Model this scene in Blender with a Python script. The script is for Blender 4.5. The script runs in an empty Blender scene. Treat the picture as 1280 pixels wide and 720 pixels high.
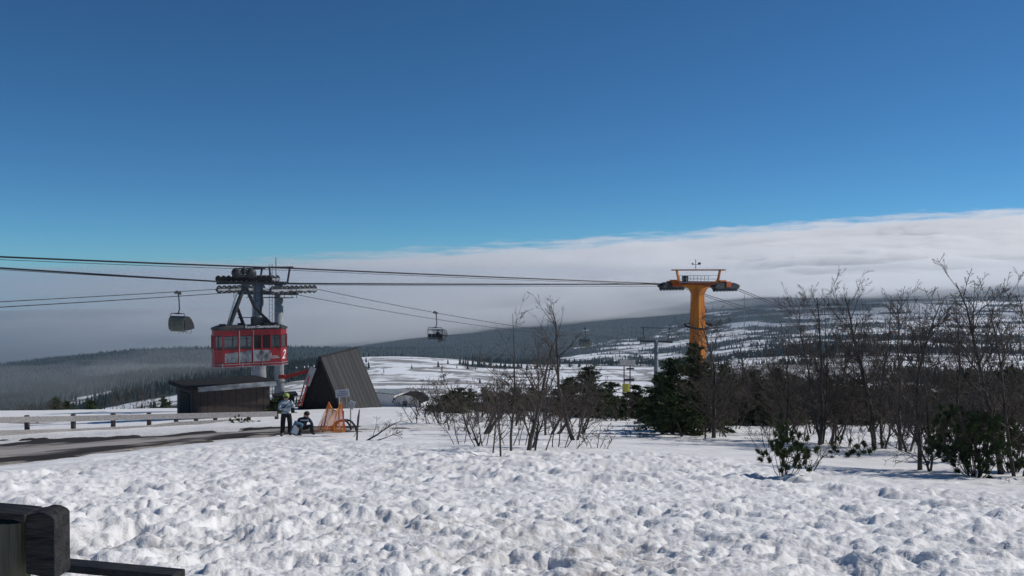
import bpy, bmesh, math, random
import numpy as np
from mathutils import Vector, Matrix, Euler
sc = bpy.context.scene
col = sc.collection
F = 1100.0      # focal length, in pixels of a 1280 wide frame
HY = 340.0      # row of the true horizon in such a frame
CAMZ = 1.7

# ------------------------------------------------------------------ camera, sky, sun, exposure
cam_d = bpy.data.cameras.new("camera"); cam = bpy.data.objects.new("camera", cam_d)
col.objects.link(cam); sc.camera = cam
cam_d.sensor_width = 36; cam_d.lens = 36*F/1280; cam_d.clip_end = 60000; cam_d.clip_start = .05
cam.location = (0, 0, CAMZ); cam.rotation_euler = (math.radians(90)-math.atan((360-HY)/F), 0, 0)
w = bpy.data.worlds.new("World"); sc.world = w; w.use_nodes = True
wn = w.node_tree; bg = wn.nodes['Background']
SUN_EL = math.radians(38); SUN_AZ = math.radians(72)
sky = wn.nodes.new('ShaderNodeTexSky'); sky.sky_type = 'NISHITA'; sky.sun_disc = False
sky.sun_elevation = SUN_EL; sky.sun_rotation = SUN_AZ
sky.altitude = 1200; sky.air_density = .65; sky.dust_density = 0; sky.ozone_density = 2
tint = wn.nodes.new('ShaderNodeMix'); tint.data_type = 'RGBA'; tint.blend_type = 'MULTIPLY'
tint.inputs[0].default_value = 1; tint.inputs[7].default_value = (.42, .87, 1.14, 1)
wn.links.new(sky.outputs[0], tint.inputs[6]); wn.links.new(tint.outputs[2], bg.inputs[0])
bg.inputs[1].default_value = .068
sl = bpy.data.lights.new("sun", 'SUN'); sl.energy = 3.5; sl.angle = math.radians(.5); sl.color = (1, .955, .89)
so = bpy.data.objects.new("sun", sl); col.objects.link(so)
sd = Vector((math.sin(SUN_AZ)*math.cos(SUN_EL), math.cos(SUN_AZ)*math.cos(SUN_EL), math.sin(SUN_EL)))
so.rotation_euler = sd.to_track_quat('Z', 'Y').to_euler()
sc.view_settings.view_transform = 'Standard'; sc.view_settings.look = 'None'
sc.view_settings.exposure = 0; sc.view_settings.gamma = 1
sc.cycles.use_denoising = True
sc.cycles.volume_bounces = 10; sc.cycles.volume_step_rate = .35; sc.cycles.volume_max_steps = 1024; sc.cycles.max_bounces = 16; sc.cycles.diffuse_bounces = 4
sc.cycles.transparent_max_bounces = 16

# ------------------------------------------------------------------ helpers
def hash2(ix, iy, s):
    h = (ix.astype(np.int64)*374761393 + iy.astype(np.int64)*668265263 + s*974634777) & 0xffffffff
    h = ((h ^ (h >> 13))*1274126177) & 0xffffffff
    return ((h ^ (h >> 16)) & 0xffff)/65535.0
def vn(x, y, s=0):
    ix = np.floor(x); iy = np.floor(y); fx = x-ix; fy = y-iy
    fx = fx*fx*fx*(fx*(fx*6-15)+10); fy = fy*fy*fy*(fy*(fy*6-15)+10)
    a = hash2(ix, iy, s); b = hash2(ix+1, iy, s); c = hash2(ix, iy+1, s); e = hash2(ix+1, iy+1, s)
    return (a*(1-fx)+b*fx)*(1-fy)+(c*(1-fx)+e*fx)*fy
def fbm(x, y, o=5, s=0, g=.5):
    r = 0; a = 1; t = 0
    for i in range(o):
        r = r+a*vn(x+i*17.3, y-i*9.7, s+i*7); t += a; a *= g
        x, y = 2.03*(x*.8-y*.6), 2.03*(x*.6+y*.8)
    return r/t
def clods(x, y, s, keep=.6):
    """height of half-buried round lumps, one to a jittered cell"""
    ix = np.floor(x); iy = np.floor(y); h = np.zeros_like(x)
    for dx in (-1, 0, 1):
        for dy in (-1, 0, 1):
            cx, cy = ix+dx, iy+dy
            px = cx+.15+.7*hash2(cx, cy, s); py = cy+.15+.7*hash2(cx, cy, s+1)
            r = .28+.42*hash2(cx, cy, s+2); on = hash2(cx, cy, s+3) < keep
            an = hash2(cx, cy, s+4)*3.14; el = .65+.5*hash2(cx, cy, s+5)
            ax = (x-px)*np.cos(an)+(y-py)*np.sin(an); ay = -(x-px)*np.sin(an)+(y-py)*np.cos(an)
            q = 1-(ax*ax*el+ay*ay/el)/(r*r)
            h = np.maximum(h, np.where(on & (q > 0), r*np.sqrt(np.maximum(q, 0)), 0))
    return h
def sst(a, b, x): t = np.clip((x-a)/(b-a), 0, 1); return t*t*(3-2*t)

COLS = np.array([0, 200, 340, 480, 640, 800, 950, 1100, 1280.])
UC = (COLS-640)/F
ROWS = [(4.9, [720]*9), (8, [655]*9),
(14, [596, 602, 604, 604, 604, 606, 610, 614, 618]),
(20, [588, 578, 576, 574, 572, 574, 582, 590, 596]),
(27, [574, 562, 556, 555, 556, 560, 565, 570, 575]),
(34, [562, 551, 544, 543, 545, 549, 552, 555, 559]),
(42, [550, 541, 534, 532, 534, 538, 540, 542, 545]),
(50, [540, 533, 527, 523, 524, 528, 530, 532, 534]),
(62, [527, 522, 519, 516, 517, 520, 522, 524, 526]),
(75, [518, 515, 513, 511, 513, 516, 518, 519, 521]),
(90, [514, 511, 510, 509, 511, 514, 516, 518, 520]),
(110, [520, 517, 513, 511, 514, 518, 519, 521, 523]),
(150, [545, 540, 530, 520, 522, 530, 535, 535, 535]),
(250, [560, 540, 518, 505, 505, 515, 520, 525, 525]),
(400, [560, 520, 500, 490, 490, 500, 497, 495, 500]),
(600, [540, 500, 482, 474, 477, 484, 474, 470, 472]),
(900, [515, 480, 464, 453, 461, 465, 450, 445, 447]),
(1100, [502, 470, 458, 445, 453, 457, 447, 438, 440]),
(1400, [496, 464, 462, 456, 462, 459, 440, 428, 430]),
(2000, [472, 450, 448, 452, 450, 440, 422, 412, 410]),
(2600, [456, 436, 434, 436, 440, 426, 410, 400, 397]),
(3100, [464, 442, 438, 436, 428, 415, 400, 392, 388]),
(4000, [470, 455, 448, 430, 412, 400, 386, 378, 371]),
(5500, [475, 460, 450, 425, 398, 385, 368, 366, 360]),
(7500, [475, 460, 450, 420, 395, 378, 362, 360, 352]),
(30000, [380]*9)]
_ld = np.log(np.array([r[0] for r in ROWS]))
_zt = np.array([[CAMZ-r[0]*(v-HY)/F for v in r[1]] for r in ROWS]); _zt[0] = 0
def herm(xs, ys, xq):
    """C1 interpolation along axis 0 (limited slopes, so no overshoot)"""
    dl = (ys[1:]-ys[:-1])/(xs[1:]-xs[:-1])[:, None]
    m = np.zeros_like(ys); m[1:-1] = np.where(dl[1:]*dl[:-1] > 0, 2*dl[1:]*dl[:-1]/(dl[1:]+dl[:-1]+1e-12*np.sign(dl[1:])), 0)
    m[0] = dl[0]; m[-1] = dl[-1]
    i = np.clip(np.searchsorted(xs, xq)-1, 0, len(xs)-2); h = xs[i+1]-xs[i]; t = ((xq-xs[i])/h)[:, None]; h = h[:, None]
    return (2*t**3-3*t**2+1)*ys[i]+(t**3-2*t**2+t)*h*m[i]+(-2*t**3+3*t**2)*ys[i+1]+(t**3-t**2)*h*m[i+1]
LQ = np.linspace(math.log(3.2), math.log(29000), 900); UQ = np.linspace(UC[0], UC[-1], 240)
_a = herm(_ld, _zt, np.maximum(LQ, _ld[0])); _a[LQ < _ld[0]] = 0
TAB = herm(UC, _a.T.copy(), UQ).T
def tab(T, x, y):
    x = np.asarray(x, float); y = np.asarray(y, float)
    d = np.maximum(y, .01); u = np.clip(x/d, UC[0], UC[-1]); l = np.log(np.clip(d, 3.3, 28000))
    a = np.clip((l-LQ[0])/(LQ[1]-LQ[0]), 0, len(LQ)-1.001); i = a.astype(int); a = a-i
    b = np.clip((u-UQ[0])/(UQ[1]-UQ[0]), 0, len(UQ)-1.001); j = b.astype(int); b = b-j
    return (T[i, j]*(1-b)+T[i, j+1]*b)*(1-a)+(T[i+1, j]*(1-b)+T[i+1, j+1]*b)*a
RX = [-60, -17, -13.2, -11.8, -9, -5, 2]
RN = [9, 17, 22.5, 28.5, 33.4, 37.5, 41.5]; RFAR = [41.5, 41.5, 42, 42, 42, 42, 43]
RY = [(a+b)/2 for a, b in zip(RN, RFAR)]; RH = [(b-a)/2 for a, b in zip(RN, RFAR)]
def road_dist(x, y):
    """signed across-road coordinate in half-widths (|v| < 1 on the road)"""
    xs = RX; ys = RY; hw = RH
    return (y-np.interp(x, xs, ys))/np.interp(x, xs, hw)
def ground_z(x, y):
    x = np.asarray(x, float); y = np.asarray(y, float)
    z = tab(TAB, x, y)
    u = np.clip(x/np.maximum(y, .5), -.7, .7)
    edge = np.interp(u*F+640, [0, 200, 345, 480, 640, 800, 900, 1100, 1280], [20, 27, 32, 29, 26, 25, 23, 18.5, 16.5])
    edge = edge*(1+.25*(fbm(x/3, y/3, 3, 91)-.5))
    rough = 1-sst(.74, 1.06, y/edge)*.93-.07*sst(1.0, 1.5, y/edge)
    near = sst(160, 60, np.abs(y)+np.abs(x)*.3)
    wx = x+.25*(fbm(x/.8, y/.8, 3, 61)-.5); wy = y+.25*(fbm(x/.8, y/.8, 3, 71)-.5)
    mac = sst(.40, .60, fbm(x/2.6+4, y/2.6, 3, 19))
    b = .26*(fbm(wx/1.5, wy/1.5, 4, 11)-.5)+.13*(1-np.abs(2*fbm(wx/.55, wy/.55, 4, 17, .6)-1))-.10
    b = b+.16*clods(wx/.62, wy/.62, 21, .45)*.62
    b = b*(.30+1.05*mac)+.34*clods(wx/.30+9, wy/.30, 31, .5)*.30*(.4+1.2*vn(x/1.1, y/1.1, 23))+.55*clods(wx/.13, wy/.13+5, 41, .5)*.13+.5*clods(x/.075, y/.075+5, 43, .45)*.075*(1-sst(8, 16, y))
    b = b-.20*clods(wx/.9+3.3, wy/.9+7.7, 51, .40)*(.3+mac)-.42*clods(x/.62+1.3, y/.62, 53, .22)*.42
    b = b+.13*(fbm(wx/.24, wy/.24, 5, 81, .62)-.5)+.05*np.maximum(0, .5-np.abs(fbm(wx/.4, wy/.4, 3, 88)-.5)*6)*-1
    rv = np.abs(road_dist(x, y)); onroad = (1-sst(.95, 1.25, rv))*sst(-.9, -3, x)
    calm = .12*(fbm(x/4, y/4, 3, 13)-.5)+.05*(fbm(x/.7, y/.7, 4, 15)-.5)-.13*clods(x/.55, y/.8, 55, .30)*(1-sst(26, 60, y))*sst(.42, .6, fbm(x/5, y/5, 2, 57))
    z = z+near*(rough*(1-onroad)*b*.54+(1-rough)*calm*(1-.8*onroad)-.05*onroad)
    far = sst(110, 260, y)
    z = z+far*np.minimum(np.abs(y), 4000)*.004*(fbm(x/np.maximum(60, np.abs(y)*.12), y/np.maximum(60, np.abs(y)*.12), 4, 5)-.5)
    return z
def gz(x, y): return float(ground_z(np.array([x]), np.array([y]))[0])
def P(px, yi, d): return Vector(((px-640)/F*d, d, CAMZ-d*(yi-HY)/F))
def G(px, d): x = (px-640)/F*d; return Vector((x, d, gz(x, d)))
def dist_at(px, yi, lo=10, hi=100):
    """distance at which the ground is seen at this row"""
    ds = np.linspace(lo, hi, 500); xs = (px-640)/F*ds
    y = HY+(CAMZ-tab(TAB, xs, ds))*F/ds
    k = np.argmax(y <= yi); return float(ds[k])

def add_mesh(name, V, Q, mats=(), smooth=True, parent=None):
    me = bpy.data.meshes.new(name); V = np.asarray(V, np.float32); Q = np.asarray(Q, np.int32)
    me.vertices.add(len(V)); me.vertices.foreach_set('co', V.ravel())
    k = Q.shape[1]; me.loops.add(Q.size); me.loops.foreach_set('vertex_index', Q.ravel())
    me.polygons.add(len(Q)); me.polygons.foreach_set('loop_start', np.arange(0, Q.size, k, dtype=np.int32))
    me.polygons.foreach_set('loop_total', np.full(len(Q), k, dtype=np.int32)); me.update(calc_edges=True)
    me.polygons.foreach_set('use_smooth', np.full(len(Q), smooth))
    o = bpy.data.objects.new(name, me); col.objects.link(o); o.parent = parent
    for m in (mats if isinstance(mats, (list, tuple)) else [mats]): me.materials.append(m)
    return o
def grid_q(nr, nc):
    a = np.arange(nr*nc).reshape(nr, nc)
    return np.stack([a[:-1, :-1], a[:-1, 1:], a[1:, 1:], a[1:, :-1]], -1).reshape(-1, 4)
def attr(o, name, v):
    a = o.data.attributes.new(name, 'FLOAT', 'POINT'); a.data.foreach_set('value', np.asarray(v, np.float32).ravel())

class MB:
    """collects boxes, tubes and sheets for ONE mesh object"""
    def __init__(s): s.v = []; s.f = []; s.m = []; s.mi = 0
    def add(s, vs, fs):
        n = len(s.v); s.v += [tuple(v) for v in vs]; s.f += [tuple(i+n for i in f) for f in fs]; s.m += [s.mi]*len(fs); return s
    def box(s, c, sz, rot=None, bev=0):
        x, y, z = sz[0]/2, sz[1]/2, sz[2]/2; R = rot or Matrix.Identity(3)
        if isinstance(R, tuple): R = Euler(R).to_matrix()
        vs = [Vector(c)+R@Vector(p) for p in ((-x,-y,-z),(x,-y,-z),(x,y,-z),(-x,y,-z),(-x,-y,z),(x,-y,z),(x,y,z),(-x,y,z))]
        return s.add(vs, [(0,3,2,1),(4,5,6,7),(0,1,5,4),(1,2,6,5),(2,3,7,6),(3,0,4,7)])
    def beam(s, a, b, wd, ht):
        a = Vector(a); b = Vector(b); d = (b-a); L = d.length; d.normalize()
        up = Vector((0,0,1)) if abs(d.z) < .95 else Vector((0,1,0)); sd_ = d.cross(up).normalized(); u2 = sd_.cross(d)
        R = Matrix((sd_, d, u2)).transposed(); return s.box((a+b)/2, (wd, L, ht), R)
    def tube(s, pts, rad, n=6, cap=True):
        pts = [Vector(p) for p in pts]; k = len(pts)
        if not isinstance(rad, (list, tuple)): rad = [rad]*k
        vs = []; ref = None
        for i, p in enumerate(pts):
            d = (pts[min(i+1, k-1)]-pts[max(i-1, 0)]).normalized()
            if ref is None: ref = d.orthogonal().normalized()
            a = (ref-d*ref.dot(d)).normalized() if (ref-d*ref.dot(d)).length > 1e-5 else d.orthogonal().normalized()
            ref = a; b = d.cross(a)
            for j in range(n):
                t = 2*math.pi*j/n; vs.append(p+(a*math.cos(t)+b*math.sin(t))*rad[i])
        fs = [(i*n+j, i*n+(j+1)%n, (i+1)*n+(j+1)%n, (i+1)*n+j) for i in range(k-1) for j in range(n)]
        if cap and n > 3: fs += [tuple(range(n))[::-1], tuple((k-1)*n+j for j in range(n))]
        return s.add(vs, fs)
    def cyl(s, a, b, r, r2=None, n=12): return s.tube([a, b], [r, r if r2 is None else r2], n)
    def prism(s, poly, y0, y1, plane='xz'):
        n = len(poly)
        f = (lambda p, q: (p[0], q, p[1])) if plane == 'xz' else ((lambda p, q: (p[0], p[1], q)) if plane == 'xy' else (lambda p, q: (q, p[0], p[1])))
        vs = [f(p, y0) for p in poly]+[f(p, y1) for p in poly]
        fs = [tuple(range(n))[::-1], tuple(range(n, 2*n))]+[(i, (i+1)%n, n+(i+1)%n, n+i) for i in range(n)]
        return s.add(vs, fs)
    def torus(s, c, ax, R, r, n=24, k=6):
        ax = Vector(ax).normalized(); a = ax.orthogonal().normalized(); b = ax.cross(a); c = Vector(c)
        vs = []; fs = []
        for i in range(n):
            t = 2*math.pi*i/n; e = a*math.cos(t)+b*math.sin(t)
            for j in range(k):
                q = 2*math.pi*j/k; vs.append(c+e*(R+r*math.cos(q))+ax*r*math.sin(q))
        for i in range(n):
            for j in range(k): fs.append((i*k+j, ((i+1)%n)*k+j, ((i+1)%n)*k+(j+1)%k, i*k+(j+1)%k))
        return s.add(vs, fs)
    def sphere(s, c, r, n=10, m=6):
        if not isinstance(r, (tuple, list)): r = (r, r, r)
        vs = [(c[0], c[1], c[2]+r[2])]
        for i in range(1, m):
            a = math.pi*i/m
            for j in range(n):
                t = 2*math.pi*j/n; vs.append((c[0]+r[0]*math.sin(a)*math.cos(t), c[1]+r[1]*math.sin(a)*math.sin(t), c[2]+r[2]*math.cos(a)))
        vs.append((c[0], c[1], c[2]-r[2])); L = len(vs)-1
        fs = [(0, 1+j, 1+(j+1)%n) for j in range(n)]
        fs += [(1+i*n+j, 1+(i+1)*n+j, 1+(i+1)*n+(j+1)%n, 1+i*n+(j+1)%n) for i in range(m-2) for j in range(n)]
        fs += [(L, 1+(m-2)*n+(j+1)%n, 1+(m-2)*n+j) for j in range(n)]
        return s.add(vs, fs)
    def build(s, name, mats, parent=None, smooth=False, bevel=0, loc=None):
        me = bpy.data.meshes.new(name); me.from_pydata(s.v, [], s.f)
        bm = bmesh.new(); bm.from_mesh(me); bmesh.ops.recalc_face_normals(bm, faces=bm.faces[:])
        if bevel: bmesh.ops.bevel(bm, geom=bm.edges[:]+bm.verts[:], offset=bevel, segments=2, profile=.6, affect='EDGES', clamp_overlap=True)
        bm.to_mesh(me); bm.free()
        if not isinstance(mats, (list, tuple)): mats = [mats]
        for m in mats: me.materials.append(m)
        if len(mats) > 1 and not bevel: me.polygons.foreach_set('material_index', s.m)
        if smooth: me.polygons.foreach_set('use_smooth', [True]*len(me.polygons))
        o = bpy.data.objects.new(name, me); col.objects.link(o); o.parent = parent
        if loc is not None: o.location = loc
        return o
def tag(o, label=None, cat=None, group=None, kind=None):
    if label: o['label'] = label
    if cat: o['category'] = cat
    if group: o['group'] = group
    if kind: o['kind'] = kind
    return o
def thing(name, loc, rz=0, label=None, cat=None, group=None):
    o = bpy.data.objects.new(name, None); o.empty_display_size = .2; col.objects.link(o)
    o.location = loc; o.rotation_euler = (0, 0, rz); return tag(o, label, cat, group)
def kids(o): return [c for c in bpy.data.objects if c.parent == o]
def copy_tree(o, parent=None):
    c = o.copy(); col.objects.link(c); c.parent = parent
    for k in kids(o): copy_tree(k, c)
    return c

# ------------------------------------------------------------------ materials
def material(name, c, rough=.7, metal=0, noise=None, c2=None, scale=8, bump=0, bscale=None, stretch=(1,1,1), coord='Object', spec=.3, alpha=1, detail=6, pos=(.4,.6)):
    m = bpy.data.materials.new(name); m.use_nodes = True; t = m.node_tree; b = t.nodes['Principled BSDF']
    b.inputs['Base Color'].default_value = (*c, 1); b.inputs['Roughness'].default_value = rough
    b.inputs['Metallic'].default_value = metal; b.inputs['Specular IOR Level'].default_value = spec; b.inputs['Alpha'].default_value = alpha
    tc = t.nodes.new('ShaderNodeTexCoord'); mp = t.nodes.new('ShaderNodeMapping'); t.links.new(tc.outputs[coord], mp.inputs[0])
    mp.inputs['Scale'].default_value = stretch
    if c2 is not None:
        n = t.nodes.new('ShaderNodeTexNoise'); n.inputs['Scale'].default_value = scale; n.inputs['Detail'].default_value = detail
        r = t.nodes.new('ShaderNodeValToRGB'); r.color_ramp.elements[0].position = pos[0]; r.color_ramp.elements[1].position = pos[1]
        r.color_ramp.elements[0].color = (*c, 1); r.color_ramp.elements[1].color = (*c2, 1)
        t.links.new(mp.outputs[0], n.inputs[0]); t.links.new(n.outputs[0], r.inputs[0]); t.links.new(r.outputs[0], b.inputs['Base Color'])
    if bump:
        n2 = t.nodes.new('ShaderNodeTexNoise'); n2.inputs['Scale'].default_value = bscale or scale*3; n2.inputs['Detail'].default_value = 5
        bp = t.nodes.new('ShaderNodeBump'); bp.inputs['Strength'].default_value = bump; bp.inputs['Distance'].default_value = .05
        t.links.new(mp.outputs[0], n2.inputs[0]); t.links.new(n2.outputs[0], bp.inputs['Height']); t.links.new(bp.outputs[0], b.inputs['Normal'])
    return m
M = {}
M['steel'] = material('galvanised steel', (.29,.31,.325), .7, 0, c2=(.22,.235,.25), scale=3)
M['dark_steel'] = material('dark greased steel', (.025,.027,.03), .55, 0, c2=(.05,.055,.06), scale=6)
M['rope'] = material('wire rope', (.03,.032,.035), .5, .3)
M['orange'] = material('orange tower paint', (.56,.19,.014), .5, 0, c2=(.30,.085,.012), scale=1.6, stretch=(1.6,1.6,.18), bump=.15, pos=(.45,.72))
M['rust_red'] = material('rust red tower paint', (.45,.11,.02), .5, 0, c2=(.30,.055,.02), scale=2)
M['red'] = material('red cabin paint', (.32,.012,.018), .35, 0, c2=(.25,.01,.016), scale=2, spec=.5)
M['black'] = material('black rubber', (.012,.012,.013), .6)
M['dark_roof'] = material('dark cabin roof', (.03,.032,.034), .6, 0, c2=(.06,.06,.06), scale=4)
M['white'] = material('white paint', (.75,.75,.75), .5, 0, c2=(.65,.65,.66), scale=5)
M['alu'] = material('brushed aluminium', (.55,.55,.56), .35, .7)
M['wood_grey'] = material('weathered rail wood', (.55,.52,.49), .8, 0, c2=(.36,.34,.32), scale=6, stretch=(.25,4,4), bump=.4)
M['wood_post'] = material('dark post wood', (.06,.05,.045), .85, 0, c2=(.10,.085,.07), scale=8, bump=.4)
M['wood_dark'] = material('tarred beam wood', (.012,.012,.013), .7, 0, c2=(.028,.027,.026), scale=5, stretch=(1,6,6), bump=.5, bscale=12)
M['log'] = material('greenish log wood', (.085,.082,.06), .8, 0, c2=(.13,.12,.085), scale=4, stretch=(9,9,.6), bump=.4, bscale=10)
M['log_end'] = material('cut log end', (.10,.09,.08), .8, 0, c2=(.05,.045,.04), scale=14, bump=.3)
M['plank'] = material('weathered roof plank', (.040,.041,.042), .85, 0, c2=(.023,.024,.025), scale=3, stretch=(6,6,.5), bump=.4)
M['plank_pale'] = material('paler roof plank', (.062,.058,.055), .85, 0, c2=(.035,.034,.034), scale=3, stretch=(6,6,.5), bump=.4)
M['gable'] = material('tarred gable wood', (.012,.011,.011), .9, 0, c2=(.02,.019,.018), scale=4)
M['shed_wall'] = material('brown shed board', (.058,.047,.042), .85, 0, c2=(.04,.034,.031), scale=3, stretch=(1,1,4), bump=.2)
M['shed_grey'] = material('grey shed board', (.055,.05,.046), .85, 0, c2=(.035,.032,.03), scale=3, stretch=(4,4,1))
M['felt'] = material('roofing felt', (.016,.017,.018), .95, 0, c2=(.03,.03,.03), spec=.1, scale=4, bump=.3)
M['trim'] = material('grey metal fascia', (.26,.30,.32), .5, 0, c2=(.16,.18,.19), scale=2)
M['bark'] = material('grey brown bark', (.05,.043,.038), .9, 0, c2=(.10,.088,.078), scale=9, stretch=(1,1,.3), bump=.4)
M['bark2'] = material('dark bark', (.03,.026,.023), .9, 0, c2=(.055,.046,.04), scale=12, stretch=(1,1,.3), bump=.3)
M['twig'] = material('brown twig', (.06,.047,.038), .85, 0, c2=(.12,.098,.082), scale=3)
def leafmat(name, a, b, sc_=1.6):
    m = material(name, a, .75, 0, c2=b, scale=sc_, spec=.15, pos=(.35, .65)); return m
M['needle'] = leafmat('spruce needles', (.024,.042,.018), (.075,.10,.036))
M['needle2'] = leafmat('dwarf pine needles', (.025,.046,.02), (.075,.11,.042), 4)
M['glass'] = material('window glass', (.10,.12,.13), .08, 0, spec=.6, alpha=.40)
M['glass_dark'] = material('dark door glass', (.015,.015,.018), .08, 0, spec=.6, alpha=.92)
M['bubble'] = material('tinted bubble', (.03,.035,.04), .12, 0, spec=.6, alpha=.85)
M['bubble_clear'] = material('clear bubble', (.12,.13,.14), .1, 0, spec=.6, alpha=.35)
M['canvas'] = material('olive grey canvas', (.15,.16,.13), .85, 0, c2=(.11,.12,.10), scale=3, bump=.1)
M['net'] = material('orange safety net', (.62,.16,.05), .7, 0, c2=(.72,.30,.06), scale=2, alpha=1)
M['stake'] = material('red stake', (.30,.03,.02), .6)
M['yellow'] = material('yellow foam mat', (.42,.38,.06), .8, 0, c2=(.30,.27,.05), scale=3)
M['skin'] = material('skin', (.50,.30,.22), .6)
M['pants'] = material('black ski trousers', (.012,.013,.016), .8, 0, c2=(.02,.021,.025), scale=9)
M['navy'] = material('navy jacket', (.018,.028,.055), .8, 0, c2=(.028,.04,.075), scale=9)
M['helmet'] = material('lime helmet', (.28,.36,.07), .35)
M['boot'] = material('ski boot', (.05,.052,.055), .4)
M['pack'] = material('blue rucksack', (.08,.17,.26), .8, 0, c2=(.05,.11,.18), scale=6)
M['pack_white'] = material('pale panel', (.5,.55,.58), .7)
M['hair'] = material('dark hair', (.03,.02,.015), .8)
# ------------------------------------------------------------------ snow ground, road, valley
def snow_mat():
    m = bpy.data.materials.new('trodden snow'); m.use_nodes = True; t = m.node_tree; b = t.nodes['Principled BSDF']
    L = t.links.new; N = t.nodes.new
    b.inputs['Roughness'].default_value = .55; b.inputs['Specular IOR Level'].default_value = .25
    tc = N('ShaderNodeTexCoord')
    a = N('ShaderNodeAttribute'); a.attribute_name = 'dirt'
    n1 = N('ShaderNodeTexNoise'); n1.inputs['Scale'].default_value = .9; n1.inputs['Detail'].default_value = 9; n1.inputs['Roughness'].default_value = .65
    L(tc.outputs['Object'], n1.inputs[0])
    r = N('ShaderNodeValToRGB'); r.color_ramp.elements[0].position = .35; r.color_ramp.elements[1].position = .6
    r.color_ramp.elements[0].color = (.73,.72,.715,1); r.color_ramp.elements[1].color = (.85,.84,.83,1)
    L(n1.outputs[0], r.inputs[0])
    mx = N('ShaderNodeMix'); mx.data_type = 'RGBA'; mx.inputs[7].default_value = (.24,.19,.15,1)
    n2 = N('ShaderNodeTexNoise'); n2.inputs['Scale'].default_value = 9; n2.inputs['Detail'].default_value = 8; L(tc.outputs['Object'], n2.inputs[0])
    mr = N('ShaderNodeMapRange'); mr.inputs[1].default_value = .42; mr.inputs[2].default_value = .75; L(n2.outputs[0], mr.inputs[0])
    mu = N('ShaderNodeMath'); mu.operation = 'MULTIPLY'; L(a.outputs['Fac'], mu.inputs[0]); L(mr.outputs[0], mu.inputs[1])
    L(mu.outputs[0], mx.inputs[0]); L(r.outputs[0], mx.inputs[6]); L(mx.outputs[2], b.inputs['Base Color'])
    n3 = N('ShaderNodeTexNoise'); n3.inputs['Scale'].default_value = 38; n3.inputs['Detail'].default_value = 6; L(tc.outputs['Object'], n3.inputs[0])
    bp = N('ShaderNodeBump'); bp.inputs['Strength'].default_value = .55; bp.inputs['Distance'].default_value = .02
    L(n3.outputs[0], bp.inputs['Height']); L(bp.outputs[0], b.inputs['Normal'])
    return m
M['snow'] = snow_mat()
th = np.radians(np.concatenate([np.linspace(-180, -40, 40), np.linspace(-34, 34, 760), np.linspace(40, 180, 40)]))
rr = np.concatenate([[.02, .6, 1.4, 2.4, 3.1], np.exp(np.linspace(math.log(3.7), math.log(115), 540))])
R_, T_ = np.meshgrid(rr, th, indexing='ij'); X = R_*np.sin(T_); Y = R_*np.cos(T_)
Z = ground_z(X, Y)
near = add_mesh('snow_field', np.stack([X, Y, Z], -1).reshape(-1, 3), grid_q(len(rr), len(th)), M['snow'])
tag(near, kind='structure')
rd = np.abs(road_dist(X, Y))
dirt = 1.0*(1-sst(.95, 1.6, rd))*sst(0, -6, X)+.75*sst(.46, .66, fbm(X/1.3, Y/1.3, 4, 201))*sst(13, 5, Y)*sst(2.5, -1.5, X-.1*Y)+.25*sst(.5, .7, fbm(X/.8, Y/.8, 4, 203))*sst(12, 5, Y)
dirt = dirt+.2*sst(.6, .75, fbm(X/2.5, Y/1.5, 3, 205))*sst(40, 20, Y)
attr(near, 'dirt', np.clip(dirt, 0, 1))

def road_mat():
    m = material('wet road with slush', (.04,.037,.035), .85, 0, spec=.12); t = m.node_tree; L = t.links.new; N = t.nodes.new; b = t.nodes['Principled BSDF']
    a = N('ShaderNodeAttribute'); a.attribute_name = 'slush'; tc = N('ShaderNodeTexCoord'); mp = N('ShaderNodeMapping')
    mp.inputs['Rotation'].default_value = (0, 0, -math.radians(40)); mp.inputs['Scale'].default_value = (.35, 1.3, 1)
    L(tc.outputs['Object'], mp.inputs[0]); n = N('ShaderNodeTexNoise'); n.inputs['Scale'].default_value = 1.5; n.inputs['Detail'].default_value = 8; n.inputs['Roughness'].default_value = .75
    L(mp.outputs[0], n.inputs[0]); ad = N('ShaderNodeMath'); ad.operation = 'ADD'; L(a.outputs['Fac'], ad.inputs[0]); L(n.outputs[0], ad.inputs[1])
    r = N('ShaderNodeValToRGB'); e = r.color_ramp.elements; e[0].position = .50; e[0].color = (.035,.029,.025,1); e[1].position = .88; e[1].color = (.36,.33,.305,1)
    L(ad.outputs[0], r.inputs[0]); L(r.outputs[0], b.inputs['Base Color']); return m
xs = np.linspace(-44, 3, 260); vs_ = np.linspace(-1.12, 1.12, 46); XX, VV = np.meshgrid(xs, vs_, indexing='ij')
cy = np.interp(XX, RX, RY); hw = np.interp(XX, RX, RH)
YY = cy+VV*hw
edge_n = (fbm(XX/1.6, YY/1.6, 4, 301)-.5)
ZZ = ground_z(XX, YY)+.07-.2*sst(.72, 1.05, np.abs(VV)+edge_n*1.1)-.16*sst(-9, -3, XX+edge_n*8)
road = add_mesh('road', np.stack([XX, YY, ZZ], -1).reshape(-1, 3), grid_q(260, 46)[:, ::-1], road_mat()); tag(road, kind='structure')
attr(road, 'slush', np.clip(.16+.16*np.sin(VV*5+edge_n*5)-.42*sst(.42, .72, VV+edge_n*.5)-.25*(1-sst(0, .25, np.abs(VV+.55+edge_n*.4)))+.5*edge_n, -.5, 1))

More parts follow.
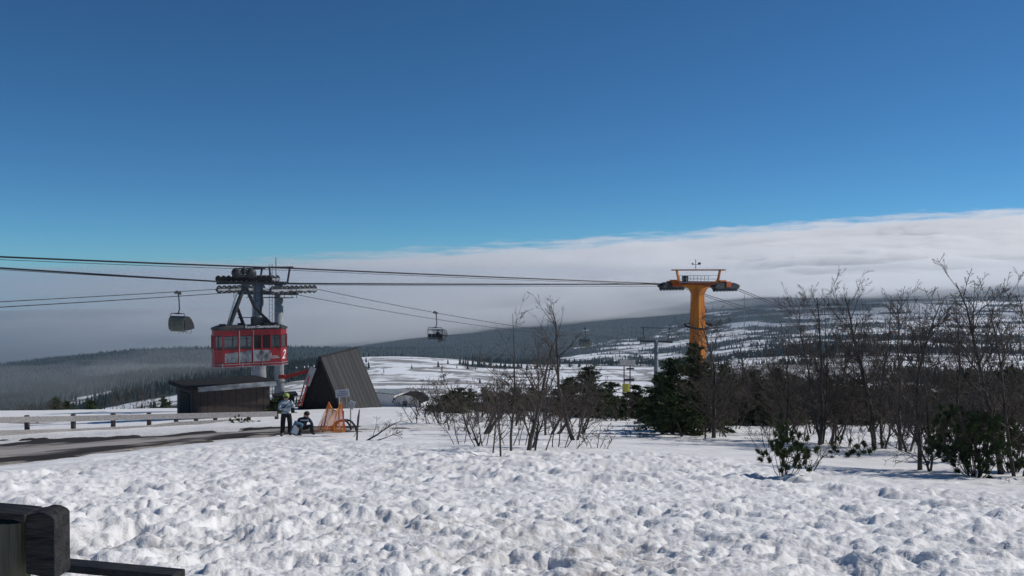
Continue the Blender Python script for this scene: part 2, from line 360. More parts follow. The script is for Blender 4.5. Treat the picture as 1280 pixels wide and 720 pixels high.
BT = [(150, [.3,.2,.1,-.3,-.3,-.3,-.1,.1,.1]), (250, [.4,.35,.15,-.5,-.5,-.5,.05,.25,.3]), (400, [.9,.65,.35,-.5,-.5,-.5,.2,.4,.4]),
(600, [.9,.6,.40,-.4,-.3,-.5,.25,.4,.4]), (900, [1.3,.8,.55,-.3,.05,-.5,.4,.4,.38]), (1100, [1.5,1.3,.9,-.1,.35,.0,.45,.5,.4]),
(1400, [1.5,1.5,1.5,1.4,1.2,1.2,.60,.62,.5]), (2000, [1.5,1.5,1.5,1.5,1.4,.30,.42,.48,.42]), (2600, [1.5,1.5,1.5,1.5,1.4,.8,.55,.42,.36]),
(3100, [1.5,1.5,1.5,1.5,1.4,1.4,.7,.36,.3]), (4000, [1.5,1.5,1.5,1.4,1.3,1.2,.6,.28,.22]), (5500, [1.5,1.5,1.5,1.5,1.2,.5,.33,.3,.3]), (9000, [1.6,1.6,1.6,1.6,1.3,.8,.4,.3,.3])]
_bl = np.log(np.array([b[0] for b in BT])); _bv = np.array([b[1] for b in BT])
_q = np.stack([np.interp(LQ, _bl, _bv[:, k]) for k in range(9)], 1); BTAB = np.stack([np.interp(UQ, UC, _q[i]) for i in range(len(LQ))], 0)
def forest(x, y):
    d = np.maximum(np.abs(y), 1); s = np.clip(d*.09, 30, 260)
    n = (fbm(x/150, y/190, 5, 401, .6)-.5)*2.6+.5
    return tab(BTAB, x, y)-n
th = np.radians(np.concatenate([np.linspace(-180, -38, 40), np.linspace(-34, 34, 640), np.linspace(38, 180, 40)]))
rr = np.concatenate([[105, 113], np.exp(np.linspace(math.log(118), math.log(9000), 360)), [12000, 18000, 28000]])
R_, T_ = np.meshgrid(rr, th, indexing='ij'); X = R_*np.sin(T_); Y = R_*np.cos(T_); Z = ground_z(X, Y)-.15*sst(125, 105, R_)
fo = sst(-.06, .06, forest(X, Y))
def valley_mat():
    m = bpy.data.materials.new('valley snow and woodland floor'); m.use_nodes = True; t = m.node_tree; b = t.nodes['Principled BSDF']; L = t.links.new; N = t.nodes.new
    b.inputs['Roughness'].default_value = .8; b.inputs['Specular IOR Level'].default_value = .1
    a = N('ShaderNodeAttribute'); a.attribute_name = 'forest'; a2 = N('ShaderNodeAttribute'); a2.attribute_name = 'bare'
    tc = N('ShaderNodeTexCoord'); n = N('ShaderNodeTexNoise'); n.inputs['Scale'].default_value = .012; n.inputs['Detail'].default_value = 10; n.inputs['Roughness'].default_value = .7; L(tc.outputs['Object'], n.inputs[0])
    r = N('ShaderNodeValToRGB'); e = r.color_ramp.elements; e[0].position = .35; e[0].color = (.012,.022,.018,1); e[1].position = .7; e[1].color = (.035,.045,.035,1); L(n.outputs[0], r.inputs[0])
    s1 = N('ShaderNodeMix'); s1.data_type = 'RGBA'; s1.inputs[6].default_value = (.78,.80,.83,1); s1.inputs[7].default_value = (.16,.145,.13,1); L(a2.outputs['Fac'], s1.inputs[0])
    s2 = N('ShaderNodeMix'); s2.data_type = 'RGBA'; L(a.outputs['Fac'], s2.inputs[0]); L(s1.outputs[2], s2.inputs[6]); L(r.outputs[0], s2.inputs[7]); L(s2.outputs[2], b.inputs['Base Color'])
    return m
val = add_mesh('valley_terrain', np.stack([X, Y, Z], -1).reshape(-1, 3), grid_q(len(rr), len(th)), valley_mat()); tag(val, kind='structure')
attr(val, 'forest', fo)
bare = sst(.50, .60, fbm(X/60+3, Y/34, 5, 501, .6))*(.85)*sst(150, 300, Y)
bare = np.maximum(bare, sst(.6, .66, fbm(X/14, Y/40, 4, 505))*.8*sst(1800, 900, Y))
brown = sst(.52, .6, fbm(X/900, Y/260, 4, 511))*sst(2300, 2900, Y)*.9
attr(val, 'bare', np.clip(np.maximum(bare*sst(3500, 2000, Y), brown), 0, 1))
# woodland trees beyond the plateau: far too many to count
rng = np.random.RandomState(4)
NT = 110000
d = np.exp(rng.uniform(math.log(170), math.log(4200), NT)); u = rng.uniform(-.72, .72, NT); x = u*d; y = d
f = forest(x, y); keep = (f > -.02) | ((rng.rand(NT) < .015) & (d > 500) & (f > -.6)); keep &= rng.rand(NT) < np.clip(d/1300, .10, 1)
x = x[keep][:30000]; y = y[keep][:30000]; n = len(x); z = ground_z(x, y)
h = rng.uniform(4, 10, n)*np.clip(.30+y/1900, .35, .85); wd = h*rng.uniform(.16, .27, n)
ang = rng.uniform(0, 6.28, n); k = 5; V = []; Qs = []
for lvl, (zb, wb, zt) in enumerate(((.06, 1.0, .62), (.40, .68, 1.0))):
    ring = np.stack([np.stack([x+wd*wb*np.cos(ang+lvl*.6+2*math.pi*j/k), y+wd*wb*np.sin(ang+lvl*.6+2*math.pi*j/k), z+h*zb], -1) for j in range(k)], 1)
    tip = np.stack([x+rng.uniform(-.1, .1, n)*wd, y, z+h*zt], -1)[:, None]
    base = len(V)*0+lvl*n*(k+1); V.append(np.concatenate([ring, tip], 1).reshape(-1, 3))
    i0 = base+np.arange(n)[:, None]*(k+1); Qs.append(np.concatenate([np.stack([i0[:, 0]+j, i0[:, 0]+(j+1) % k, i0[:, 0]+k], -1) for j in range(k)], 0))
M['far_tree'] = material('far spruce', (.012,.022,.018), .9, 0, c2=(.03,.042,.03), scale=.05, spec=.05)
ft = add_mesh('distant_forest', np.concatenate(V), np.concatenate(Qs), M['far_tree'], smooth=False)
tag(ft, 'dark spruce woodland spread over the valley and the hills below the clouds', 'woodland', kind='stuff')
# ------------------------------------------------------------------ lift towers
def sheave_train(t, x, z, L, n, r, steel, covered=None):
    """a row of rope wheels along local y, with its beam"""
    b = MB()
    if covered:
        prof = [(-L/2, .0), (-L/2+.25, .20), (-L/4, .36), (L/4, .36), (L/2-.25, .2), (L/2, 0), (L/2-.3, -.17), (-L/2+.3, -.17)]
        for s_ in (-1, 1):
            b.add([(x+s_*.30*k, p[0]*(1 if k else .9), z+p[1]) for p in prof for k in (1,)], [tuple(range(8))])
        b.add([(x+s_*.30, p[0], z+p[1]) for p in prof for s_ in (-1, 1)], [(2*i, 2*i+1, (2*((i+1) % 8))+1, 2*((i+1) % 8)) for i in range(8)])
    else:
        b.box((x-.12, 0, z), (.05, L, .16)); b.box((x+.12, 0, z), (.05, L, .16))
        for k in range(n//2): b.box((x, -L/2+L*(k+.5)/(n//2), z-.1), (.3, L/n*1.1, .08))
    tr = b.build('sheave_train', steel, t)
    w_ = MB(); w_.torus((0, 0, 0), (1, 0, 0), r*.8, r*.22, 14, 5); w_.cyl((-.05, 0, 0), (.05, 0, 0), r*.45, n=10); w_.cyl((-.13, 0, 0), (.13, 0, 0), .04, n=6)
    for a in range(5):
        an = a*math.pi*2/5; w_.beam((0, 0, 0), (0, r*.8*math.cos(an), r*.8*math.sin(an)), .04, .05)
    w0 = w_.build('sheave', M['dark_steel'], tr)
    for k in range(n):
        o = w0 if k == 0 else w0.copy()
        if k: col.objects.link(o); o.parent = tr
        o.location = (x, -L/2+L*(k+.5)/n, z+(.0 if covered else .03)-(.2 if covered else 0))
    return tr
def ladder(name, t, a, b, wd, step, mat, side=(1, 0, 0), r=.02):
    a = Vector(a); b = Vector(b); s_ = Vector(side)*wd/2; m = MB()
    m.tube([a-s_, b-s_], r, 4); m.tube([a+s_, b+s_], r, 4); n = max(2, int((b-a).length/step))
    for k in range(n): p = a.lerp(b, (k+.5)/n); m.tube([p-s_, p+s_], r*.7, 4)
    return m.build(name, mat, t)
def lifting_frame(t, x, z0, z1, hw, mat, base, ov=.35):
    f = MB(); f.box((x, 0, z1), (hw*2, .13, .12))
    for s_ in (-1, 1): f.beam((x+s_*(hw-ov), 0, z1), (x+s_*(hw-ov-.28), 0, z0), .13, .13)
    return f.build(base, mat, t, bevel=.012)

zb = gz(-21.4, 77) - .2; H = lambda yi, s=1100/77.: (CAMZ-77*(yi-HY)/F)-zb
t = thing('lift_tower', (-21.4, 77, zb), -math.atan2(.436, .9), 'tall grey twin column lift tower rising behind the red cabin', 'lift tower')
for (x, y, r0, r1, top) in ((-1.05, 0, .70, .40, H(352)), (1.0, .3, .44, .36, H(356))):
    c = MB(); c.tube([(x, y, 0), (x, y, H(470)), (x, y, top)], [r0, r0*.93, r1], 18)
    co = c.build('column', M['steel'], t, smooth=True)
    f = MB(); f.cyl((x, y, H(476)-.06), (x, y, H(476)+.06), r0*.95+.09, n=18)
    f.build('flange', M['steel'], co)
ladder('ladder', t, (-1.05, -.60, H(500)), (-1.05, -.55, H(350)), .38, .33, M['dark_steel'])
ladder('ladder', t, (.5, -.2, H(498)), (.5, -.15, H(330)), .34, .33, M['dark_steel'])
m = MB(); m.box((0, 0, H(366)), (6.6, .34, .34)); m.box((0, .3, H(372)), (4.6, .9, .06)); m.build('crossarm', M['dark_steel'], t)
m = MB(); m.box((0, .3, H(354)), (3.4, .4, .3)); m.box((-1.4, -.3, H(352)), (.8, .6, .6)); m.box((-.4, .2, H(351)), (.8, .6, .5)); m.build('saddle', M['dark_steel'], t, bevel=.05)
for x in (-2.95, 2.95): sheave_train(t, x, H(362), 6.0, 10, .36, M['steel'])
for x in (-1.55, -.2): sheave_train(t, x, H(349), 3.6, 6, .33, M['steel'])
lifting_frame(t, -1.75, H(353), H(335.5), 1.5, M['dark_steel'], 'lifting_frame'); lifting_frame(t, 1.35, H(353), H(334), 1.5, M['dark_steel'], 'lifting_frame')
m = MB(); m.tube([(.78, .2, H(356)), (.78, .2, H(322))], .035, 5); m.build('mast', M['dark_steel'], t)
m = MB()
for x in (-3.3, -2.4, 2.4, 3.2, 3.7):
    m.tube([(x, -.6, H(372)), (x, -.6, H(356))], .025, 4)
for z in (H(357), H(364)):
    m.tube([(-3.3, -.6, z), (-2.4, -.6, z)], .025, 4); m.tube([(2.4, -.6, z), (3.7, -.6, z)], .025, 4)
m.build('railing', M['dark_steel'], t)

t = thing('lift_tower', (27.4, 167, gz(27.4, 167)), -math.atan2(.436, .9), 'small distant grey lift tower with T-shaped head beyond the spruces', 'lift tower')
zb = gz(27.4, 167); H = lambda yi: (CAMZ-167*(yi-HY)/F)-zb
m = MB(); m.tube([(0, 0, 0), (0, 0, H(425))], [.5, .36], 14); m.build('column', M['steel'], t, smooth=True)
m = MB(); m.box((0, 0, H(427)), (6.4, .4, .35)); m.build('crossarm', M['dark_steel'], t)
for x in (-2.9, 2.9): sheave_train(t, x, H(424), 5.0, 8, .26, M['dark_steel'])
lifting_frame(t, 0, H(425), H(410), 3.05, M['dark_steel'], 'lifting_frame', .45)
ladder('ladder', t, (0, -.5, 0), (0, -.4, H(427)), .4, .4, M['dark_steel'])

# orange tower
zb = gz(16.9, 80)-.3; H = lambda yi: (CAMZ-80*(yi-HY)/F)-zb
t = thing('lift_tower', (16.9, 80, zb), -math.atan2(.75, .66), 'orange lift tower with forked top standing behind the dark spruces', 'lift tower')
def octo(hw, hd, c=.3): return [(-hw, -hd*c), (-hw*c, -hd), (hw*c, -hd), (hw, -hd*c), (hw, hd*c), (hw*c, hd), (-hw*c, hd), (-hw, hd*c)]
m = MB(); lv = [(0, .62, .60), (H(435), .57, .55), (H(368), .43, .42), (H(361), .75, .42), (H(356), 1.75, .40)]
R2 = Matrix.Rotation(math.radians(20), 3, 'Z')
vs = []; 
for k, (z, a, b_) in enumerate(lv):
    for p in ((-a, -b_), (a, -b_), (a, b_), (-a, b_)):
        q = Vector((p[0], p[1], z)); vs.append(q)
m.add(vs, [(k*4+j, k*4+(j+1) % 4, (k+1)*4+(j+1) % 4, (k+1)*4+j) for k in range(4) for j in range(4)]+[(16, 17, 18, 19)])
m.build('column', M['orange'], t, bevel=.04)
m = MB(); m.box((0, 0, H(355)), (6.7, .66, .5)); m.build('crossarm', M['rust_red'], t, bevel=.03)
m = MB()
for x in (-2.6, 2.5): m.box((x, 0, H(352)), (.5, .95, .3))
m.build('saddle', M['orange'], t, bevel=.03)
for x in (-2.95, 2.95): sheave_train(t, x, H(358), 3.7, 8, .24, M['dark_steel'], True)
lifting_frame(t, 0, H(354), H(337.5), 2.95, M['orange'], 'lifting_frame', .55)
for k_ in kids(t):
    if k_.name.startswith('lifting_frame'): k_.scale = (1, 1.7, 1)
m = MB(); x0, x1 = -1.5, 1.7; zr = H(344.5); zf = H(353)
for k in range(9):
    x = x0+(x1-x0)*k/8; m.tube([(x, -.75, zf), (x, -.75, zr)], .022, 4)
for z in (zr, (zr+zf)/2): m.tube([(x0, -.75, z), (x1, -.75, z)], .022, 4); m.tube([(x0, .75, z), (x1, .75, z)], .022, 4)
m.box((0.1, 0, zf), (3.2, 1.5, .05)); m.build('railing', M['steel'], t)
m = MB(); m.box((-1.2, -.3, H(349.5)), (.45, .4, .75)); m.build('control_box', M['dark_steel'], t, bevel=.03)
m = MB(); m.tube([(-.25, 0, H(337)), (-.25, 0, H(325.5))], .03, 5); m.tube([(-.6, 0, H(330.5)), (.15, 0, H(330.5))], .025, 4); m.sphere((-.6, 0, H(329.8)), .09, 8, 5); m.box((.15, 0, H(329.5)), (.3, .03, .2)); m.sphere((-.25, 0, H(325.2)), .06, 6, 4)
m.build('wind_gauge', M['dark_steel'], t)
m = MB(); m.torus((.1, 0, H(407)), (.16, -.1, 1), 1.25, .10, 40, 6)
m.tube([(-1.2, 0, H(405)), (-.7, 0, H(405))], .05, 5); m.tube([(.7, 0, H(408)), (1.35, 0, H(409))], .05, 5); m.build('hoop', M['black'], t, smooth=True)
ladder('ladder', t, (-.25, -.70, 0.3), (-.2, -.50, H(362)), .4, .33, M['rust_red'])
for z_, a_, b_ in ((H(432), .575, .555), (H(412), .535, .52), (H(390), .49, .475)):
    m = MB(); m.box((0, 0, z_), (a_*2+.05, b_*2+.05, .07)); m.build('weld_flange', M['orange'], t)

# ------------------------------------------------------------------ ropes
def rope(name, pts, r, label, group=None, sag=0.0, n=14, parent=None):
    out = []
    for a, b in zip(pts[:-1], pts[1:]):
        a = Vector(a); b = Vector(b)
        for k in range(n):
            s_ = k/n; p = a.lerp(b, s_); p.z -= sag*(b-a).length*4*s_*(1-s_); out.append(p)
    out.append(Vector(pts[-1])); m = MB(); m.tube(out, r, 5); o = m.build(name, M['rope'], parent)
    return tag(o, label, 'cable', group)
E1 = Vector((16.9-2.95*.66, 80+2.95*.75, CAMZ-80*(354.5-HY)/F)); E2 = Vector((16.9+2.95*.66, 80-2.95*.75, CAMZ-80*(357.5-HY)/F))
dr = Vector((.75, .66, 0))
rope('track_cable', [P(-160, 313, 47), P(0, 321, 51), P(300, 333, 59), P(368, 335.5, 61), E1-dr*1.8], .055, 'thick upper cable running from the left edge over the grey tower', sag=.001)
rope('haul_cable', [P(-160, 318, 47.5), P(0, 324.5, 51.4), P(300, 336, 59.5), P(368, 338, 61.6), E1-dr*1.9+Vector((0, 0, -.12))], .018, 'thin cable just below the thick upper cable', sag=.0015)
rope('track_cable', [P(-160, 325, 46.5), P(0, 335, 51), P(275, 352, 59), P(383, 354.5, 61.5), E1+Vector((-1.5, -1.3, -.05))], .055, 'thick lower cable carrying the red cabin from the left edge', sag=.001)
rope('haul_cable', [P(-160, 327, 47.5), P(0, 337, 52), P(275, 352.6, 59.4), P(383, 356, 62), E1+Vector((-1.5, -1.3, -.25))], .018, 'thin cable hugging the thick lower cable', sag=.001)
rope('lift_cable', [P(848, 356, 82), P(888, 370, 88), P(945, 388, 112), P(985, 400, 150)], .035, 'lift cable dropping away behind the orange column', 'cables dropping right of the orange tower')
rope('lift_cable', [P(850, 358, 82.5), P(890, 373, 88), P(940, 390, 112), P(975, 400, 150)], .03, 'lower twin of the lift cable dropping behind the orange column', 'cables dropping right of the orange tower')
rope('lift_cable', [P(903, 355, 77), P(921, 360, 81), P(990, 388, 110), P(1060, 412, 160)], .035, 'upper cable descending from the right wheels of the orange tower', 'cables dropping right of the orange tower')
rope('lift_cable', [P(903, 356.5, 77.2), P(920, 362, 81), P(985, 388.5, 110), P(1050, 412, 160)], .03, 'lower cable descending from the right wheels of the orange tower', 'cables dropping right of the orange tower')
fd = Vector((.436, .9, 0)); ed = Vector((.9, -.436, 0)); T1 = Vector((-21.4, 77, CAMZ-77*(361-HY)/F)); T2 = Vector((27.4, 167, CAMZ-167*(423-HY)/F))
for s_, lab in ((-1, 'left'), (1, 'right')):
    A = T1+ed*2.95*s_; B = T2+ed*2.95*s_
    back = A-fd*34; back.z = CAMZ-(back.y)*((390 if s_ < 0 else 394)-HY)/F
    rope('lift_cable', [back, A-fd*2.7, A+fd*2.7], .03, 'left edge lift cable, %s one of the pair passing the hanging chair' % ('upper' if s_ < 0 else 'lower'), 'lift cables left of the grey tower', .002)
    rope('lift_cable', [A+fd*2.7, B-fd*2.5, B+fd*2.5, B+fd*60+Vector((0, 0, -14))], .03, 'lift cable from the grey tower down to the small distant tower, %s one' % ('farther' if s_ < 0 else 'nearer'), 'lift cables right of the grey tower', .0115)
def on_cable(px, s_):
    """point below the lift rope in the given image column"""
    u = (px-640)/F; A = T1+ed*2.95*s_; k = (u*A.y-A.x)/(fd.x-u*fd.y); return A+fd*k

# ------------------------------------------------------------------ chairs
def make_chair(label, closed=True):
    """origin at the rope clamp; travels along local y"""
    t = thing('chairlift_chair', (0, 0, 0), 0, label, 'lift chair', 'chairs hanging from the lift cable')
    m = MB(); m.box((0, 0, .06), (.16, .7, .14)); m.box((0, .25, .0), (.2, .22, .2)); m.sphere((0, -.1, .12), .14, 8, 6); m.build('grip', M['dark_steel'], t)
    m = MB(); m.tube([(0, 0, .05), (.12, 0, -.15), (.14, .02, -.5), (.16, .05, -1.25), (0, .05, -1.55)], [.06, .06, .055, .055, .05], 8)
    m.build('hanger', M['dark_steel'], t, smooth=True)
    m = MB(); w_ = .92
    m.tube([(-w_, .0, -2.9), (-w_, -.06, -1.75), (-w_+.12, 0, -1.58), (w_-.12, 0, -1.58), (w_, -.06, -1.75), (w_, 0, -2.9)], .035, 6)
    for s_ in (-1, 1): m.tube([(s_*w_, 0, -2.88), (s_*w_, .62, -2.86)], .03, 6); m.tube([(s_*w_, .0, -2.35), (s_*w_, .55, -2.4), (s_*w_, .62, -2.86)], .022, 5)
    m.box((0, 0, -1.58), (.5, .16, .1)); m.build('frame', M['dark_steel'], t)
    for k in range(4):
        x = -.69+.46*k; m = MB(); m.box((x, .33, -2.84), (.42, .52, .09)); m.build('seat', M['black'], t, bevel=.03)
    for k in range(4):
        x = -.69+.46*k; m = MB(); m.box((x, .03, -2.5), (.42, .07, .55 if closed else .42), (math.radians(-8), 0, 0)); m.build('backrest', M['black'], t, bevel=.03)
    # bubble shell: a curved hood, its ends closed
    pr = [(-.12, -1.92), (.12, -1.78), (.45, -1.82), (.75, -2.05), (1.0, -2.4), (1.12, -2.8)] if closed else [(-.1, -1.95), (.15, -1.75), (.5, -1.74), (.85, -1.95), (1.08, -2.3), (1.15, -2.62)]
    m = MB(); xs_ = [-.95, -.6, 0, .6, .95]; vs = [(x, p[0], p[1]) for p in pr for x in xs_]
    m.add(vs, [(i*5+j, i*5+j+1, (i+1)*5+j+1, (i+1)*5+j) for i in range(len(pr)-1) for j in range(4)])
    if closed:
        for x in (-.95, .95): m.add([(x, p[0], p[1]) for p in pr]+[(x, .3, -2.9), (x, -.1, -2.75)], [tuple(range(len(pr)+2))])
    o = m.build('bubble', M['bubble'] if closed else M['bubble_clear'], t, smooth=False)
    md = o.modifiers.new('s', 'SOLIDIFY'); md.thickness = .012
    if closed:
        m = MB(); m.add([(x, y_, z_) for (y_, z_) in ((-.14, -1.9), (-.24, -2.15), (-.26, -2.55), (-.18, -2.85), (.1, -3.02)) for x in (-.97, .97)], [(2*i, 2*i+1, 2*i+3, 2*i+2) for i in range(4)])
        o = m.build('back_cover', M['canvas'], t); md = o.modifiers.new('s', 'SOLIDIFY'); md.thickness = .03
    m = MB(); m.tube([(-.85, 1.08, -2.55), (.85, 1.08, -2.55)], .025, 5)
    for x in (-.69, -.23, .23, .69): m.tube([(x, 1.08, -2.55), (x, .95, -3.1), (x, .75, -3.22)], .02, 5)
    m.build('safety_bar', M['dark_steel'], t)
    return t
RC = -math.atan2(.436, .9)
c1 = make_chair('closed olive chair hanging nearest, left of the red cabin'); 
def put(o, px, s_, yi, rz=RC):
    p = on_cable(px, s_); p.z = CAMZ-p.y*(yi-HY)/F; o.location = p; o.rotation_euler = (0, 0, rz)
put(c1, 222, 1, 367); c1.scale = (.78, .78, .92)
c2 = make_chair('open chair with one seated skier between the hut and the bare trees', False); put(c2, 544, 1, 391.5)
c3 = copy_tree(c1); c3['label'] = 'farthest closed grey chair, above the spruces left of the distant tower'; put(c3, 731, 1, 411); c3.scale = (.9, .9, .95)

# ------------------------------------------------------------------ people
def person(name, label, J, rad, mats, zones, loc, rz, extra=None):
    """J: joint -> position, E: edges; one skinned surface. zones(point) -> material index"""
    edges = [('pelvis','waist'),('waist','chest'),('chest','neck'),('neck','skull'),('skull','crown')]
    for s_ in 'LR':
        edges += [('pelvis','hip'+s_),('hip'+s_,'knee'+s_),('knee'+s_,'ankle'+s_),('ankle'+s_,'toe'+s_),('chest','sho'+s_),('sho'+s_,'elb'+s_),('elb'+s_,'wri'+s_),('wri'+s_,'palm'+s_)]
    J = {k: Vector(v) for k, v in J.items()}; rad = dict(rad)
    for s_, sg in (('L', -1), ('R', 1)):
        wv = J['wri'+s_]; pv = J['palm'+s_]; d_ = (pv-wv).normalized(); sd_ = d_.cross(Vector((0, 0, 1)));
        if sd_.length < .3: sd_ = Vector((1, 0, 0))
        sd_.normalize(); n_ = sd_.cross(d_)
        for k, (off, ln) in enumerate(((-.03, .062), (-.01, .072), (.01, .068), (.03, .052))):
            a = pv+sd_*off+d_*.02; b = a+d_*ln*.6+n_*.004; c = b+d_*ln*.4-n_*.02
            J['f%s%da' % (s_, k)] = a; J['f%s%db' % (s_, k)] = b; J['f%s%dc' % (s_, k)] = c
            edges += [('palm'+s_, 'f%s%da' % (s_, k)), ('f%s%da' % (s_, k), 'f%s%db' % (s_, k)), ('f%s%db' % (s_, k), 'f%s%dc' % (s_, k))]
            for q in 'abc': rad['f%s%d%s' % (s_, k, q)] = .0095
        a = wv.lerp(pv, .5)-sd_*.035; b = a+d_*.04-sd_*.012; J['t%sa' % s_] = a; J['t%sb' % s_] = b
        edges += [('wri'+s_, 't%sa' % s_), ('t%sa' % s_, 't%sb' % s_)]; rad['t%sa' % s_] = .013; rad['t%sb' % s_] = .011
    names = list(J); ix = {n: i for i, n in enumerate(names)}
    me = bpy.data.meshes.new('body'); me.from_pydata([J[n] for n in names], [(ix[a], ix[b]) for a, b in edges], [])
    ob = bpy.data.objects.new('body', me); col.objects.link(ob)
    sk = ob.modifiers.new('skin', 'SKIN'); sub = ob.modifiers.new('sub', 'SUBSURF'); sub.levels = sub.render_levels = 2
    for n in names:
        v = me.skin_vertices[0].data[ix[n]]; r = rad.get(n, rad.get(n[:-1], .05)); v.radius = r if isinstance(r, tuple) else (r, r); v.use_root = (n == 'pelvis')
    dg = bpy.context.evaluated_depsgraph_get(); dg.update(); m2 = bpy.data.meshes.new_from_object(ob.evaluated_get(dg)); ob.modifiers.clear(); ob.data = m2
    for m in mats: m2.materials.append(m)
    for p in m2.polygons: p.material_index = zones(p.center); p.use_smooth = True
    t = thing('person', loc, rz, label, 'person'); ob.parent = t
    return t, ob
RB = {'pelvis': .125, 'waist': .12, 'chest': (.15, .12), 'neck': .055, 'skull': .085, 'crown': .072, 'hip': .095, 'knee': .085, 'ankle': .075, 'toe': .045, 'sho': .075, 'elb': .055, 'wri': .035, 'palm': .035}
def face_parts(t, c, d, hair=True):
    """eyes, nose and mouth on a head centred at c, looking along d"""
    c = Vector(c); d = Vector(d).normalized(); s_ = d.cross(Vector((0, 0, 1))).normalized()
    m = MB(); m.sphere(c+d*.088-s_*.03+Vector((0, 0, .005)), .011, 6, 4); m.sphere(c+d*.088+s_*.03+Vector((0, 0, .005)), .011, 6, 4); m.build('eyes', M['black'], t)
    m = MB(); m.sphere(c+d*.097+Vector((0, 0, -.02)), (.012, .012, .018), 6, 4); m.build('nose', M['skin'], t)
    m = MB(); m.sphere(c+d*.084+Vector((0, 0, -.052)), (.02, .02, .006), 8, 4); m.build('mouth', M['stake'], t)
M['check'] = material('checked ski jacket', (.52,.60,.66), .8); _t = M['check'].node_tree
_c = _t.nodes.new('ShaderNodeTexBrick'); _c.inputs['Scale'].default_value = 5; _c.inputs['Color1'].default_value = (.78,.82,.84,1); _c.inputs['Color2'].default_value = (.18,.30,.40,1); _c.inputs['Mortar'].default_value = (.04,.05,.06,1); _c.inputs['Mortar Size'].default_value = .03
_k = _t.nodes.new('ShaderNodeTexCoord'); _mp = _t.nodes.new('ShaderNodeMapping'); _mp.inputs['Rotation'].default_value = (math.radians(90), 0, 0); _t.links.new(_k.outputs['Object'], _mp.inputs[0]); _t.links.new(_mp.outputs[0], _c.inputs[0]); _t.links.new(_c.outputs[0], _t.nodes['Principled BSDF'].inputs['Base Color'])
# standing skier, arms raised to the face, looking right
g = G(357, 34)
J = dict(pelvis=(0,0,.86), waist=(0,.0,1.0), chest=(0,.0,1.2), neck=(0,.0,1.38), skull=(0,.01,1.50), crown=(0,.01,1.58),
 hipL=(-.11,0,.82), kneeL=(-.13,.03,.46), ankleL=(-.15,0,.10), toeL=(-.19,-.16,.05), hipR=(.11,0,.82), kneeR=(.14,.05,.46), ankleR=(.13,.08,.10), toeR=(.17,-.06,.05),
 shoL=(-.19,0,1.29), elbL=(-.24,-.12,1.06), wriL=(-.06,-.27,1.16), palmL=(.0,-.29,1.22), shoR=(.19,0,1.29), elbR=(.28,-.1,1.12), wriR=(.2,-.2,1.34), palmR=(.16,-.22,1.41))
def zn(p):
    if p.z < .13: return 3
    if p.z < .88: return 1
    if p.z > 1.42 and abs(p.x) < .11 and p.y > -.12: return 2
    if p.y < -.255 or (p.z > 1.36 and p.y < -.17): return 4
    return 0
t, body = person('person', 'standing skier in pale checked jacket, black trousers and lime helmet', J, dict(RB, waist=.16, chest=(.18, .15), sho=.10, elb=.08, knee=.10, ankle=.088, hip=.11), [M['check'], M['pants'], M['skin'], M['boot'], M['navy']], zn, g, math.radians(12))
m = MB(); m.sphere((0, .02, 1.555), (.125, .135, .115), 14, 9); m.build('helmet', M['helmet'], t, smooth=True)
m = MB(); m.sphere((0, -.085, 1.525), (.085, .045, .038), 10, 6); m.build('goggles', M['black'], t, smooth=True)
face_parts(t, (0, .0, 1.50), (0, -1, 0))
m = MB(); m.box((-.05, 0, 0), (.01, .01, .01))
# crouching skier in navy
g2 = G(379, 33.8)
J = dict(pelvis=(0,.12,.30), waist=(0,.08,.42), chest=(.02,-.02,.58), neck=(.05,-.06,.70), skull=(.10,-.08,.80), crown=(.12,-.07,.87),
 hipL=(-.12,.1,.28), kneeL=(-.18,-.24,.44), ankleL=(-.16,-.18,.09), toeL=(-.16,-.36,.05), hipR=(.12,.1,.28), kneeR=(.26,-.18,.40), ankleR=(.3,-.02,.09), toeR=(.42,-.12,.05),
 shoL=(-.17,.0,.62), elbL=(-.27,-.15,.46), wriL=(-.22,-.34,.38), palmL=(-.19,-.4,.35), shoR=(.2,-.02,.62), elbR=(.3,-.16,.44), wriR=(.3,-.3,.26), palmR=(.29,-.34,.19))
zn2 = lambda p: 2 if (p.z > .74) else (3 if p.z < .12 else (4 if (p.y < -.36 and p.z > .14) else (0 if p.z > .36 and p.y > -.22 or p.z > .5 else 1)))
t, body = person('person', 'skier in navy jacket crouching on the snow beside a blue rucksack', J, RB, [M['navy'], M['pants'], M['skin'], M['boot'], M['black']], zn2, g2, math.radians(20))
m = MB(); m.sphere((.11, -.05, .84), (.115, .125, .10), 12, 8); m.build('hat', M['black'], t, smooth=True)
m = MB(); m.tube([(.0, -.02, .86), (.12, .03, .87), (.21, -.04, .85)], .02, 5); m.build('hat_band', M['helmet'], t)
face_parts(t, (.11, -.08, .80), (.5, -.85, 0))
for a, b in (((-.15, -.16, .62), (.16, -.16, .60)), ((-.14, .13, .50), (.22, .1, .58))):
    m = MB(); m.beam(a, b, .02, .03); m.build('stripe', M['pack_white'], t)
# rucksack
g3 = G(370, 33.6); t = thing('rucksack', g3, math.radians(15), 'blue and grey rucksack leaning against the crouching skier', 'rucksack')
m = MB(); m.box((0, 0, .28), (.36, .26, .52), (0, math.radians(24), 0)); m.build('bag', M['pack'], t, bevel=.06, smooth=True)
m = MB(); m.box((-.05, -.14, .25), (.24, .05, .30), (0, math.radians(24), 0)); m.build('front_pocket', M['pack_white'], t, bevel=.02)
for x in (-.08, .1):
    m = MB(); m.tube([(x, .12, .08), (x+.06, .22, .25), (x+.14, .14, .48)], .02, 5); m.build('strap', M['black'], t)
m = MB(); m.tube([(.07, 0, .53), (.11, 0, .58), (.15, 0, .52)], .012, 5); m.build('handle', M['black'], t)
